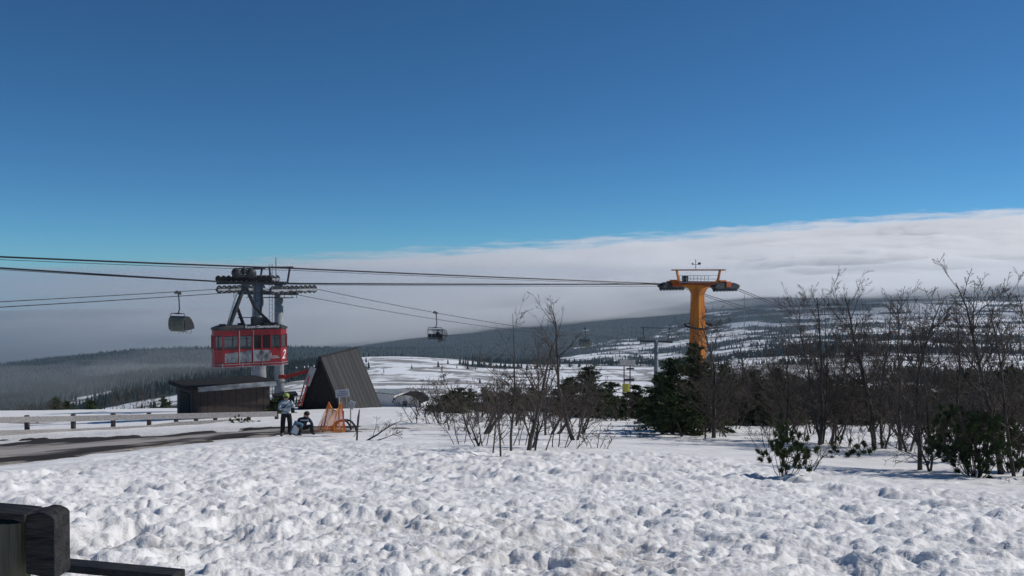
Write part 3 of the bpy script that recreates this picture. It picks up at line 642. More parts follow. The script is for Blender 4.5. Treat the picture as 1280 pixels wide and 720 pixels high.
# seated skier in the open chair
J = dict(pelvis=(0,.2,.10), waist=(0,.16,.25), chest=(0,.14,.46), neck=(0,.16,.62), skull=(0,.19,.74), crown=(0,.19,.82),
 hipL=(-.1,.24,.09), kneeL=(-.12,.62,.12), ankleL=(-.12,.66,-.30), toeL=(-.12,.84,-.36), hipR=(.1,.24,.09), kneeR=(.12,.62,.12), ankleR=(.12,.66,-.30), toeR=(.12,.84,-.36),
 shoL=(-.19,.14,.54), elbL=(-.25,.26,.32), wriL=(-.18,.48,.26), palmL=(-.15,.56,.26), shoR=(.19,.14,.54), elbR=(.25,.26,.32), wriR=(.18,.48,.26), palmR=(.15,.56,.26))
zs = lambda p: 2 if p.z > .66 else (1 if (p.z < .2 and p.z > -.2 or p.y > .75) else (3 if p.z < -.2 else 0))
pc = c2.location; Rz = Matrix.Rotation(RC, 3, 'Z'); sp_ = pc+Rz@Vector((.23, .02, -2.72))
t, body = person('person', 'dark clothed skier seated alone in the open hanging chair', J, RB, [M['navy'], M['pants'], M['skin'], M['boot']], zs, sp_, RC)
m = MB(); m.sphere((0, .18, .79), (.12, .13, .11), 12, 8); m.build('helmet', M['black'], t, smooth=True); face_parts(t, (0, .18, .74), (0, 1, 0))
for x in (-.12, .12):
    s2 = thing('ski', sp_+Rz@Vector((x, .7, -.42)), RC, 'dark ski on a boot of the seated skier, %s one' % ('inner' if x < 0 else 'outer'), 'ski', 'skis of the seated skier')
    m = MB(); m.add([(dx, y_, z_) for (y_, z_) in ((-.75, 0), (-.4, -.02), (.5, -.02), (.8, .03), (.92, .1)) for dx in (-.045, .045)], [(2*i, 2*i+1, 2*i+3, 2*i+2) for i in range(4)])
    o = m.build('blade', M['black'], s2); md = o.modifiers.new('s', 'SOLIDIFY'); md.thickness = .02
    m = MB(); m.box((0, 0, .03), (.06, .3, .05)); m.build('binding', M['dark_steel'], s2)

# ------------------------------------------------------------------ the red cable car
D0 = 60.0; z0 = CAMZ-D0*(457-HY)/F; x0 = (311.5-640)/F*D0
t = thing('cable_car', (x0, D0, z0), math.radians(28), 'red cable car cabin with dark roof hanging from the thick cable', 'cable car')
t.scale = (.88, .88, 1)
HL, HW, CH = 2.72, 1.12, .55
def plan(g=0): l, w_, c = HL-g, HW-g, CH-g*.4; return [(-l, -w_+c), (-l+c, -w_), (l-c, -w_), (l, -w_+c), (l, w_-c), (l-c, w_), (-l+c, w_), (-l, w_-c)]
m = MB()
def ringwall(m, z0_, z1_, g=0, th_=.06):
    a, b = plan(g), plan(g+th_); n = 8
    vs = [(p[0], p[1], z) for z in (z0_, z1_) for p in a]+[(p[0], p[1], z) for z in (z0_, z1_) for p in b]
    fs = []
    for i in range(n):
        j = (i+1) % n; fs += [(i, j, n+j, n+i), (2*n+j, 2*n+i, 3*n+i, 3*n+j), (n+i, n+j, 3*n+j, 3*n+i), (i, 2*n+i, 2*n+j, j)]
    m.add(vs, fs)
ringwall(m, .02, 1.22); ringwall(m, 2.12, 2.50)
pl = plan(); cuts = {1: [.34, .60, .66, .90]}
m.prism([(p[0]*.98, p[1]*.96) for p in plan()], .0, .08, 'xy')
m.build('body', M['red'], t)
# posts between the windows
pts = []
for i in range(8):
    a = Vector(plan(.01)[i]); b = Vector(plan(.01)[(i+1) % 8]); ln = (b-a).length; k = {True: 5}.get(i in (1, 5), 1)
    fr = [0]+([.26, .50, .66, .82] if i == 1 else ([.25, .5, .75] if i == 5 else ([.5] if i in (3, 7) else [])))
    for f in fr: p = a.lerp(b, f); pm = MB(); pm.box((p.x, p.y, 1.67), (.11, .11, .92)); pm.build('window_post', M['red'], t)
wi = 0
for i in range(8):
    a = Vector(plan(.03)[i]); b = Vector(plan(.03)[(i+1) % 8]); fr = [0]+([.26, .50, .66, .82] if i == 1 else ([.25, .5, .75] if i == 5 else ([.5] if i in (3, 7) else [])))+[1]
    for f0, f1 in zip(fr[:-1], fr[1:]):
        p, q = a.lerp(b, f0), a.lerp(b, f1); d_ = (q-p).normalized(); p = p+d_*.05; q = q-d_*.05; door = i == 1 and f0 in (.50, .66)
        fm = MB(); r_ = .022
        for (aa, bb) in (((p, 1.24), (q, 1.24)), ((p, 2.10), (q, 2.10)), ((p, 1.24), (p, 2.10)), ((q, 1.24), (q, 2.10))): fm.tube([(aa[0].x, aa[0].y, aa[1]), (bb[0].x, bb[0].y, bb[1])], r_, 4)
        if not door and i in (1, 5): fm.tube([(p.x, p.y, 1.9), (q.x, q.y, 1.9)], .018, 4)
        fo_ = fm.build('window', M['black'], t)
        nrm = Vector((d_.y, -d_.x)); g_ = MB(); e = nrm*.008
        g_.add([(v.x+s_*e.x, v.y+s_*e.y, z) for s_ in (0, -1) for v, z in ((p, 1.24), (q, 1.24), (q, 2.10), (p, 2.10))], [(0, 1, 2, 3), (7, 6, 5, 4), (0, 4, 5, 1), (1, 5, 6, 2), (2, 6, 7, 3), (3, 7, 4, 0)])
        g_.build('pane', M['glass_dark'] if door else M['glass'], fo_)
yf = -HW-.012
for f0, f1 in ((.50, .66), (.66, .82)):
    xa = (-HL+CH)+(2*(HL-CH))*f0+.03; xb = (-HL+CH)+(2*(HL-CH))*f1-.03
    m = MB(); m.box(((xa+xb)/2, yf, .68), (xb-xa, .03, 1.08)); dd2 = m.build('door', M['red'], t, bevel=.008)
    m = MB(); m.box((xb-.06 if f0 == .50 else xa+.06, yf-.03, .95), (.025, .03, .25)); m.build('handle', M['black'], dd2)
# roof
m = MB(); a = plan(-.07); b = plan(.35); vs = [(p[0], p[1], 2.50) for p in a]+[(p[0], p[1], 2.62) for p in a]+[(p[0], p[1], 2.78) for p in b]
m.add(vs, [tuple(range(8))[::-1], tuple(range(16, 24))]+[(k*8+i, k*8+(i+1) % 8, (k+1)*8+(i+1) % 8, (k+1)*8+i) for k in (0, 1) for i in range(8)])
rf = m.build('roof', M['dark_roof'], t)
for (x, y) in ((-2.1, -.4), (-.6, .3), (1.2, -.5), (2.0, .2)):
    m = MB(); m.box((x, y, 2.84), (.45, .3, .12)); m.build('roof_hatch', M['dark_steel'], rf, bevel=.02)
# sign board with lettering
sb = MB(); sb.box((.72, -HW-.12, 2.70), (2.75, .05, .25)); sbo = sb.build('sign_board', M['black'], t, bevel=.01)
def text(body, size, loc, rot, mat, parent, shear=0, ext=.006, name='lettering', align='CENTER', bold=0):
    c = bpy.data.curves.new(name, 'FONT'); c.body = body; c.size = size; c.extrude = ext; c.align_x = align; c.align_y = 'CENTER'; c.shear = shear; c.offset = bold
    o = bpy.data.objects.new(name, c); col.objects.link(o); dg = bpy.context.evaluated_depsgraph_get(); me = bpy.data.meshes.new_from_object(o.evaluated_get(dg))
    bpy.data.objects.remove(o); o = bpy.data.objects.new(name, me); col.objects.link(o); me.materials.append(mat); o.parent = parent; o.location = loc; o.rotation_euler = rot; return o
text('Kurort Oberwiesenthal', .27, (.72, -HW-.15, 2.70), (math.radians(90), 0, 0), M['white'], sbo, bold=.004)
# number 2 on the right chamfer, ghost of it on the left end
ca = Vector(plan()[2]); cb_ = Vector(plan()[3]); cm_ = (ca+cb_)/2; an = math.atan2(cb_.y-ca.y, cb_.x-ca.x)
nn_ = Vector((math.sin(an), -math.cos(an)))
text('2', .86, (cm_.x+nn_.x*.012-.06*math.cos(an), cm_.y+nn_.y*.012-.06*math.sin(an), .72), (math.radians(90), 0, an), M['white'], t, .35, name='number', bold=.012)
text('2', .8, (-HL-.012, 0, .72), (math.radians(90), 0, math.radians(-90)), M['trim'], t, .35, name='number', bold=.01)
text('Fichtelberg', .15, (1.62, yf-.004, .66), (math.radians(90), 0, 0), M['white'], t, name='lettering')
m = MB(); m.box((1.30, yf-.002, .85), (.16, .01, .14)); m.box((1.22, yf-.002, .80), (.06, .01, .2)); m.box((1.38, yf-.002, .80), (.06, .01, .2)); m.build('emblem', M['white'], t)
m = MB(); m.box((1.62, yf-.002, .54), (.85, .01, .03)); m.build('rule', M['white'], t)
# printed winter picture along the lower wall (flat print)
pm_ = bpy.data.materials.new('printed winter picture'); pm_.use_nodes = True; q = pm_.node_tree; b = q.nodes['Principled BSDF']; b.inputs['Roughness'].default_value = .4
tc = q.nodes.new('ShaderNodeTexCoord'); n_ = q.nodes.new('ShaderNodeTexNoise'); n_.inputs['Scale'].default_value = 2.2; n_.inputs['Detail'].default_value = 8; mp = q.nodes.new('ShaderNodeMapping'); mp.inputs['Scale'].default_value = (1.4, 1, .8)
q.links.new(tc.outputs['Object'], mp.inputs[0]); q.links.new(mp.outputs[0], n_.inputs[0]); r_ = q.nodes.new('ShaderNodeValToRGB'); e_ = r_.color_ramp.elements
e_[0].position = .34; e_[0].color = (.06,.065,.07,1); e_[1].position = .60; e_[1].color = (.30,.32,.34,1); q.links.new(n_.outputs[0], r_.inputs[0]); q.links.new(r_.outputs[0], b.inputs['Base Color'])
for (xa, xb, za, zb_, zc) in ((-2.05, -1.08, .34, .95, 1.02), (-1.02, -.06, .34, 1.02, 1.13), (.03, .66, .36, 1.12, 1.13), (.72, 1.34, .36, 1.12, 1.08)):
    m = MB(); yq = yf-.018 if xa > 0 else -HW-.006
    m.prism([(xa, za), (xb, za), (xb, zc), (xa, zb_)], yq-.004, yq, 'xz'); m.build('picture_panel', pm_, t)
# bumper rail
m = MB(); a = plan(-.10)
for z in (.05, .22): m.tube([(p[0], p[1], z) for p in (a[0], a[1], a[2], a[3], a[4])], .025, 5)
for f in (.0, .33, .66, 1): 
    p = Vector(a[1]).lerp(Vector(a[2]), f); m.tube([(p.x, p.y, .0), (p.x, p.y, .3)], .03, 5)
    m.tube([(p.x, p.y, .04), (p.x, -HW+.1, .04)], .025, 5)
m.build('bumper_rail', M['trim'], t)
for f in (.27, .51): 
    p = Vector(plan()[1]).lerp(Vector(plan()[2]), f); m = MB(); m.tube([(p.x, p.y-.09, .2), (p.x, p.y-.09, 2.5)], .03, 5); m.build('grab_post', M['trim'], t)
# hanger: two splayed legs each side up to the carriage
m = MB()
for y in (-.42, .42):
    m.beam((-1.55, y, 2.72), (-.36, y*.35, 5.45), .20, .20); m.beam((1.75, y, 2.72), (.42, y*.5, 3.95), .13, .13); m.beam((.42, y*.5, 3.95), (-.30, y*.35, 5.45), .17, .17)
    m.beam((-.42, y, 2.72), (-.95, y*.7, 4.1), .12, .12); m.beam((.85, y*.3, 3.4), (1.0, y*.3, 5.2), .1, .1)
m.beam((-.9, 0, 3.28), (.65, 0, 3.28), .06, .06); m.box((-.33, 0, 5.42), (.5, .5, .35)); m.build('hanger', M['dark_steel'], t, bevel=.02)
ladder('ladder', t, (-1.75, -.5, 2.8), (-1.0, -.35, 4.95), .42, .28, M['steel'], (0, 1, 0), .03)
m = MB(); m.box((.75, 0, 3.02), (1.2, .7, .5)); m.build('winch_box', M['dark_roof'], t, bevel=.06)
m = MB(); zc = 5.80
m.box((-.35, 0, zc-.18), (4.2, .22, .14)); m.box((-.4, 0, zc+.32), (1.5, .4, .2)); m.sphere((-.95, 0, zc+.52), (.40, .3, .36), 10, 7); m.sphere((.15, 0, zc+.48), (.42, .3, .38), 10, 7); m.sphere((-.4, 0, zc+.66), (.25, .25, .25), 8, 5)
cr = m.build('carriage', M['dark_steel'], t, bevel=.03)
wm = MB(); wm.torus((0, 0, 0), (0, 1, 0), .17, .06, 14, 5); wm.cyl((0, -.06, 0), (0, .06, 0), .15, n=12); w0 = wm.build('wheel', M['black'], cr)
for k, x in enumerate((-2.3, -1.92, -1.54, -1.16, -.78, -.4, 0, .4, .78, 1.16, 1.54)):
    o = w0 if k == 0 else w0.copy()
    if k: col.objects.link(o); o.parent = cr
    o.location = (x, 0, zc+.12)

# ------------------------------------------------------------------ timber hut, shed and small buildings
hx, hy = -16.4, 75.0; hz_ = CAMZ-75*(507-HY)/F-.5; hh = (CAMZ-75*(447-HY)/F)-hz_; L_ = 9.6; W2 = 1.95
t = thing('timber_hut', (hx, hy, hz_), -math.atan2(.156, .988), 'steep A-frame hut of dark planks with a black front', 'hut')
dzs = -.14   # the ridge falls slightly with the slope
m = MB(); m.add([(-W2+.12, .22, 0), (W2-.12, .22, 0), (0, .22, hh-.15), (-W2+.12, L_-.1, -1.0), (W2-.12, L_-.1, -1.0), (0, L_-.1, hh-.25)], [(0, 1, 2), (5, 4, 3), (0, 2, 5, 3), (1, 4, 5, 2), (0, 3, 4, 1)])
m.build('gable_wall', M['gable'], t)
nb = 20; meA = {}
for sgn in (-1, 1):
    sl_ = math.hypot(W2, hh); an = math.atan2(hh, W2)
    for k in range(nb):
        y = (k+.5)*L_/nb; ext = (1.15 if sgn > 0 else .25)*(k/nb)+.28+random.Random(k+sgn).uniform(0, .07); ln = sl_+ext
        off = .045 if k % 2 else .03
        key = None
        m = MB(); m.box((0, 0, 0), (ln, L_/nb*(1.04 if k % 2 else .97), .035)); o = m.build('roof_plank', M['plank_pale'] if random.Random(k*7+sgn).random() < .4 else M['plank'], t)
        R = Matrix.Rotation(sgn*an, 3, 'Y'); cx = sgn*ln/2*math.cos(an); cz = hh-ln/2*math.sin(an)
        nx, nz = sgn*math.sin(an), math.cos(an)
        o.location = (cx+nx*off, y, cz+nz*off); o.rotation_euler = (0, sgn*an, 0)
m = MB(); m.beam((0, -.08, hh+.07), (0, L_+.05, hh+.07), .3, .05); m.build('ridge_cap', M['plank'], t)
for sgn in (-1, 1):
    m = MB(); m.beam((sgn*(W2+.12), -.03, -.25), (0, -.03, hh+.05), .06, .2); m.build('barge_board', M['plank'], t)
# shed
cx_, cy_ = (240-640)/F*60, 60.0; zb = gz(cx_+1, 62)-.3; th_ = math.radians(38)
t = thing('equipment_shed', (cx_, cy_, zb), th_, 'low brown flat roofed shed behind the fence under the red cabin', 'shed')
hgt = (CAMZ-60*(487-HY)/F)-zb; LX, LY = 5.5, 3.4
m = MB(); 
m.box((LX/2, LY/2, hgt/2-.02), (LX, LY, hgt)); m.build('wall', M['shed_wall'], t)
for k in range(11):
    m = MB(); m.box((.26+k*.498, -.02, hgt/2), (.47, .04, hgt-.02)); m.build('board', M['shed_wall'], t)
for k in range(6):
    if 1 <= k <= 4: continue
    m = MB(); m.box((-.02, .26+k*.52, hgt/2), (.04, .49, hgt-.02)); m.build('board', M['shed_grey'], t)
m = MB(); m.box((-.05, 1.6, hgt*.42), (.05, 2.0, hgt*.84)); m.build('door', M['gable'], t)
m = MB(); m.box((-.02, 1.6, hgt*.93), (.05, 2.1, .2)); m.build('lintel', M['shed_grey'], t)
m = MB(); rr_ = [(-.45, -.45), (LX+.4, -.45), (LX+.4, LY+.4), (-.45, LY+.4)]
m.add([(p[0], p[1], hgt+.0-.06*(p[0] > 1)) for p in rr_]+[(p[0], p[1], hgt+.26-.06*(p[0] > 1)) for p in rr_], [(3,2,1,0),(4,5,6,7),(0,1,5,4),(1,2,6,5),(2,3,7,6),(3,0,4,7)])
rf = m.build('roof', M['felt'], t)
m = MB(); m.box((LX/2+.25, -.49, hgt+.02), (LX+.1, .05, .34)); m.build('fascia', M['trim'], rf)
# small kiosk behind the standing skier
p = G(357, 66); t = thing('ticket_kiosk', p, math.radians(20), 'small dark flat roofed kiosk behind the standing skier', 'kiosk')
m = MB(); m.box((0, 0, .62), (1.1, 1.2, 1.25)); m.build('wall', M['gable'], t, bevel=.02)
m = MB(); m.box((-.1, 0, 1.36), (1.75, 1.6, .16), (0, math.radians(-4), 0)); m.build('roof', M['felt'], t)
m = MB(); m.box((.1, -.61, .8), (.6, .03, .5)); m.build('shutter', M['shed_grey'], t)
# white low building with curved roof right of the hut
p = G(497, 88); zb = CAMZ-88*(510-HY)/F; t = thing('low_building', (p.x, 88, zb-.5), math.radians(-14), 'low white building with dark arched roof right of the A-frame hut', 'building'); t.scale = (.82, .82, .85)
m = MB(); m.box((-1.1, 0, 1.25), (2.4, 3, 2.3)); m.build('wall', M['white'], t)
arc = [(-.2+1.9+1.8*math.cos(a), 1.35+1.0*math.sin(a)) for a in np.linspace(math.pi, 0, 9)]
m = MB(); m.prism([(3.45, .1)]+[(-.15, .1)]+[(x, z) for x, z in arc], -1.4, 1.4, 'xz'); m.build('gable_wall', M['white'], t)
m = MB(); n = len(arc)
m.add([(x*1.0, y, z+.06) for y in (-1.65, 1.65) for x, z in arc], [(i, i+1, n+i+1, n+i) for i in range(n-1)]); o = m.build('roof', M['felt'], t); md = o.modifiers.new('s', 'SOLIDIFY'); md.thickness = .08
m = MB(); m.box((-1.1, 0, 2.44), (2.7, 3.3, .09), (0, math.radians(3), 0)); m.build('roof', M['trim'], t)
m = MB(); m.box((1.45, -1.43, 1.35), (.55, .05, .5)); w_ = m.build('window', M['black'], t)
m = MB(); m.box((1.45, -1.46, 1.35), (.45, .02, .4)); m.build('pane', M['glass_dark'], w_)
# red boom on leaning lattice post
p = G(381, 70); t = thing('barrier_boom', p, 0, 'red beam held by a leaning red and white lattice post left of the hut', 'barrier')
zz = lambda yi: CAMZ-70*(yi-HY)/F-p.z; xx = lambda px: (px-381)/F*70
m = MB(); m.beam((xx(354), 0, zz(472)), (xx(389), .4, zz(463)), .14, .26); m.box((xx(352), 0, zz(471)), (.5, .3, .3)); m.build('beam', M['stake'], t)
m = MB(); 
for s_ in (-1, 1): m.tube([(xx(374)+s_*.12, 0, zz(508)), (xx(384)+s_*.12, .1, zz(470))], .06, 6)
m.build('lattice_post', M['stake'], t)
m = MB()
for k in range(9):
    a_ = Vector((xx(374), 0, zz(508))).lerp(Vector((xx(384), .1, zz(470))), k/9); b_ = Vector((xx(374), 0, zz(508))).lerp(Vector((xx(384), .1, zz(470))), (k+1)/9)
    s_ = 1 if k % 2 else -1; m.tube([a_+Vector((s_*.12, 0, 0)), b_-Vector((s_*.12, 0, 0))], .035, 5)
m.build('bracing', M['white'], t)
m = MB(); m.beam((xx(382), .1, zz(482)), (xx(390), .3, zz(460)), .16, .5); m.build('counterweight', M['steel'], t)

# ------------------------------------------------------------------ wooden fence
def fence(label, posts, rails, wd, group=None):
    g0 = G(*posts[0][:2]); t = thing('wooden_fence', g0, 0, label, 'fence')
    for (px, d, y0, y1) in posts:
        a = P(px, y0, d)-g0; z_b = min((P(px, y1, d)-g0).z, gz((px-640)/F*d, d)-g0.z)-.15
        m = MB(); hgt_ = a.z-z_b; m.box((0, 0, 0), (wd, wd*.9, hgt_)); o = m.build('post', M['wood_post'], t, bevel=.015); o.location = (a.x, a.y, (a.z+z_b)/2)
        o.rotation_euler = (random.uniform(-.02, .02), random.uniform(-.03, .03), 0)
    for pts, h_ in rails:
        for a, b in zip(pts[:-1], pts[1:]):
            pa = P(a[0], a[2], a[1])-g0; pb = P(b[0], b[2], b[1])-g0; n_ = Vector((0, -wd*.5-.03, 0))
            m = MB(); m.beam(pa+n_, pb+n_, .06, h_); m.build('rail', M['wood_grey'], t, bevel=.012)
dl = lambda px: 45.5+px/345*7.0
fence('long two rail wooden fence along the far side of the track', [(-60, 44, 523, 548), (32, dl(32), 519.5, 545), (90, dl(90), 518, 543), (140, dl(140), 517, 540.5), (185, dl(185), 516.5, 538), (219, dl(219), 518, 533), (244, dl(244), 518.5, 531), (268, dl(268), 519, 530), (310, dl(310), 518.5, 528.5), (345, dl(345), 517.5, 527)],
  [([(-60, 44, 526), (90, dl(90), 523.3), (219, dl(219), 520.3), (346, dl(346), 517.4)], .30), ([(-60, 44, 542.5), (90, dl(90), 539), (185, dl(185), 534.5), (222, dl(222), 530), (300, dl(300), 526.5)], .26)], .2)
fence('lower second fence glimpsed behind the long two rail fence', [(45, 58, 521, 536), (134, 59, 520, 534), (158, 59, 524, 532), (177, 60, 521, 533)], [([(-20, 57, 527), (45, 58, 529.5), (134, 59, 528.5), (177, 60, 527)], .10)], .14)

# ------------------------------------------------------------------ orange net, hoses, boards, stakes
d_ = 33.0; g0 = G(415, d_); t = thing('safety_net', g0, 0, 'orange safety net slung between red stakes in front of the hut', 'net')
Q_ = lambda px, yi, dd=0: P(px, yi, d_+dd)-g0
for a, b in (((410.5, 503), (403, 541)), ((426, 503.5), (431, 541)), ((428.5, 514), (429, 538))):
    m = MB(); m.tube([Q_(*b), Q_(*a)], .03, 6); m.build('stake', M['stake'], t)
def netpt(s_, v):
    top = Vector((410.5+15.5*s_, 503+14*4*s_*(1-s_)*.75)); bot = Vector((394+36*s_, 540-1.5*math.sin(s_*6)))
    p_ = top.lerp(bot, v); return Q_(p_.x, p_.y, .35*math.sin(s_*9+v*3)*(.3+v)-.3)
m = MB(); n1_, n2_ = 22, 26
for i in range(n1_+1): m.tube([netpt(i/n1_, j/12) for j in range(13)], .008, 3, False)
for j in range(n2_+1): m.tube([netpt(i/12, j/n2_) for i in range(13)], .007, 3, False)
m.tube([netpt(i/12, 0) for i in range(13)], .025, 4); m.build('mesh', M['net'], t)
M['net_band'] = material('yellow orange net band', (.62,.33,.05), .7)
m = MB(); 
for s_ in (.12, .35, .62): m.tube([netpt(s_+.03*math.sin(j), j/8)-Vector((0, .03, 0)) for j in range(9)], .02, 4)
m.build('net_fold', M['net_band'], t)
for (pts, lab) in (([(417, 536, 0), (421, 529.5, 0), (427, 526.5, .1), (433, 527.5, .2), (438, 534.5, .4)], 'inner black hose arching over the snow right of the net'), ([(412, 539, 0), (419, 529, .2), (428, 525.8, .3), (438, 527, .4), (445, 536, .6)], 'outer black hose arching over the snow right of the net')):
    base = P(pts[0][0], pts[0][1], d_+.5); m = MB(); q = [P(a, b, d_+.5+c)-base for a, b, c in pts]; fine = []
    for k in range(len(q)-1):
        for s_ in range(4):
            p0, p1, p2, p3 = q[max(k-1, 0)], q[k], q[k+1], q[min(k+2, len(q)-1)]; tt = s_/4
            fine.append(.5*((2*p1)+(p2-p0)*tt+(2*p0-5*p1+4*p2-p3)*tt*tt+(3*p1-p0-3*p2+p3)*tt**3))
    fine.append(q[-1]+Vector((0, 0, -.1))); m.tube(fine, .042, 7); o = m.build('hose', M['black'], smooth=True); o.location = base; tag(o, lab, 'hose', 'hoses beside the net')
for (px, d2, x0_, x1_, y0_, y1_, rot, yb, lab) in ((427, 40, 419, 436, 486.5, 497.5, -.10, 519, 'white notice board on a post in front of the hut'), (439, 41, 434, 444, 500.5, 512.5, .42, 520, 'small tilted white board beside the notice board')):
    c_ = P((x0_+x1_)/2, (y0_+y1_)/2, d2); t = thing('notice_board', (c_.x, d2, gz(c_.x, d2)), 0, lab, 'sign'); zc_ = c_.z-gz(c_.x, d2)
    sc1 = d2/F; W_ = (x1_-x0_)*sc1*(1 if abs(rot) < .2 else .75); Hh = (y1_-y0_)*sc1*.85
    m = MB(); m.box((0, -.03, 0), (W_, .03, Hh)); o = m.build('panel', M['white'], t, bevel=.006); o.location = (0, 0, zc_); o.rotation_euler = (0, rot, 0)
    for k in range(3):
        m = MB(); m.box((0, 0, 0), (W_*(.72 if k else .5), .006, .025)); q_ = m.build('printed_line', M['trim'], o); q_.location = (0, -.048, Hh*(.25-.25*k))
    m = MB(); px_ = -W_*.25 if abs(rot) < .2 else -.05
    m.tube([(px_, .02, -.2), (px_, .02, zc_)], .035, 6)
    if abs(rot) < .2: m.tube([(W_*.3, .02, zc_-.6), (W_*.3, .02, zc_+Hh*.7)], .02, 5)
    m.build('post', M['wood_grey'], t)
g0 = G(445, 29); m = MB(); m.tube([(0, 0, -.2), (.03, 0, .35), (.06, .02, .75), (.10, .02, 1.02)], [.035, .033, .04, .02], 6); m.tube([(.03, 0, .3), (-.1, -.03, .12)], .012, 4)
o = m.build('wooden_stake', M['bark'], smooth=True); o.location = g0; tag(o, 'single crooked stick upright in the snow right of the net', 'stake')
# board sign with yellow mat at the top of the far slope
px, d2 = 785, 118; c_ = P(784, 489, d2); t = thing('trail_board', c_+Vector((0, 0, -.5)), 0, 'wooden board on two posts with a yellow mat at its foot beyond the trees', 'board')
k_ = d2/F; X_ = lambda a: (a-784)*k_; Z_ = lambda b: (489-b)*k_+.5
for k in range(4):
    m = MB(); m.box((X_(777.2+k*5), 0, Z_(453.5)), (4.7*k_, .08, 7*k_)); m.build('board', M['wood_grey'], t, bevel=.01)
for x in (780.5, 788): m = MB(); m.tube([(X_(x), .1, 0), (X_(x), .1, Z_(457))], .08, 6); m.build('post', M['wood_post'], t)
m = MB(); m.box((X_(788), 0, Z_(461)), (1.0, .3, .2)); m.box((X_(788), 0, Z_(468)), (.12, .12, 1.8)); m.box((X_(787), 0, Z_(475)), (1.3, .3, .3)); m.build('crosspiece', M['dark_steel'], t)
m = MB(); m.cyl((X_(782.7), -.2, Z_(490)), (X_(782.7), -.2, Z_(480)), .5, n=14); m.build('mat', M['yellow'], t, bevel=.02)
# two distant masts
for (px, yb, yt, d2) in ((930.5, 396, 373, 900), (950, 392, 384, 1400)):
    c_ = P(px, yb, d2); t = thing('mast', c_, 0, '%s mast on the snowy plateau right of the orange tower' % ('taller thin' if px < 940 else 'shorter thin'), 'mast')
    h_ = (yb-yt)*d2/F; m = MB(); m.tube([(0, 0, -h_*.6), (0, 0, h_)], [.5, .3], 5); m.build('pole', M['steel'], t)
    m = MB()
    for a in (0, 2.1, 4.2): m.beam((0, 0, h_), (math.sin(a)*h_*.22, 0, h_+math.cos(a)*h_*.22), .4, .4)
    m.build('blade', M['steel'], t)

# ------------------------------------------------------------------ barrier in the left foreground
t = thing('wooden_barrier', (-1.22, 2.2, .1), 0, 'dark weathered wooden barrier end with a round log at lower left', 'barrier')
K = 2.2/F; X_ = lambda px: (px-640)*K+1.22; Z_ = lambda yi: CAMZ-.1-(yi-HY)*K
m = MB(); prof = [(34, 716), (70, 724), (70, 648), (67, 644), (58, 640), (50, 639), (42, 642), (34, 643)]
m.prism([(X_(a), Z_(b)) for a, b in prof], -.02, .06, 'xz'); m.build('beam_end', M['wood_dark'], t, bevel=.004)
m = MB(); prof = [(-90, 630), (-90, 645), (-5, 646), (20, 647), (36, 652), (36, 641), (20, 639.5)]
m.prism([(X_(a), Z_(b)) for a, b in prof], -.03, .055, 'xz'); m.build('top_rail', M['wood_dark'], t, bevel=.004)
a_ = Vector((X_(-6), .03, Z_(652))); b_ = Vector((X_(-66), -.02, -.15))
m = MB(); m.tube([b_, b_.lerp(a_, .5), a_], [.095, .085, .072], 26); m.build('log', M['log'], t, smooth=False)
m = MB(); m.prism([(X_(-75), Z_(760)), (X_(28), Z_(714)), (X_(28), Z_(655)), (X_(-75), Z_(655))], .10, .125, 'xz'); m.build('back_board', M['wood_dark'], t, bevel=.004)
a_ = P(60, 701, 4.7); b_ = P(221, 717, 4.35); z_a = gz(a_.x, a_.y)
t = thing('fallen_board', ((a_.x+b_.x)/2, (a_.y+b_.y)/2, (a_.z+b_.z)/2), 0, 'dark board lying half buried in snow beside the barrier', 'board'); c_ = t.location
m = MB(); m.beam(a_-c_-Vector((.25, 0, .0)), b_-c_-Vector((0, 0, .02)), .10, .04); m.build('plank', M['wood_dark'], t, bevel=.006)
# ------------------------------------------------------------------ bare trees
class Grow:
    def __init__(s, seed): s.r = random.Random(seed); s.tr = MB(); s.br = MB()
    def branch(s, p, d, L, r, lev, maxlev, up, dens, wig):
        R = s.r; d_0 = d.copy(); n = 7 if lev == 0 else (4 if lev == 1 else (3 if lev == 2 else 2)); pts = [p.copy()]; ds = []; rad = [r]
        for k in range(n):
            if lev == 0: d = d*.86+d_0*.14
            d = (d+Vector((R.gauss(0, wig), R.gauss(0, wig), R.gauss(0, wig*.7)+up*(.6 if lev else .25)))).normalized()
            p = p+d*(L/n); pts.append(p.copy()); ds.append(d.copy()); rad.append(max(.0045, r*(1-.85*(k+1)/n)))
        (s.tr if lev == 0 else s.br).tube(pts, rad, 6 if lev == 0 else (4 if lev == 1 else 3), cap=False)
        if lev >= maxlev: return
        cnt = int(dens[lev]*(1 if lev else 1))
        for c in range(cnt):
            f = R.uniform(.10 if lev == 0 else .12, .98); i = min(int(f*n), n-1); q = pts[i].lerp(pts[i+1], f*n-i); dd = ds[i]
            ax = dd.orthogonal().normalized(); ax.rotate(Matrix.Rotation(R.uniform(0, 6.28), 3, dd)); sp_ = math.radians(R.uniform(24, 62))
            nd = (dd*math.cos(sp_)+ax*math.sin(sp_)).normalized()
            s.branch(q, nd, L*(1-f*.55)*R.uniform(.30, .58), max(.006, rad[i]*.5), lev+1, maxlev, up, dens, wig*1.15)
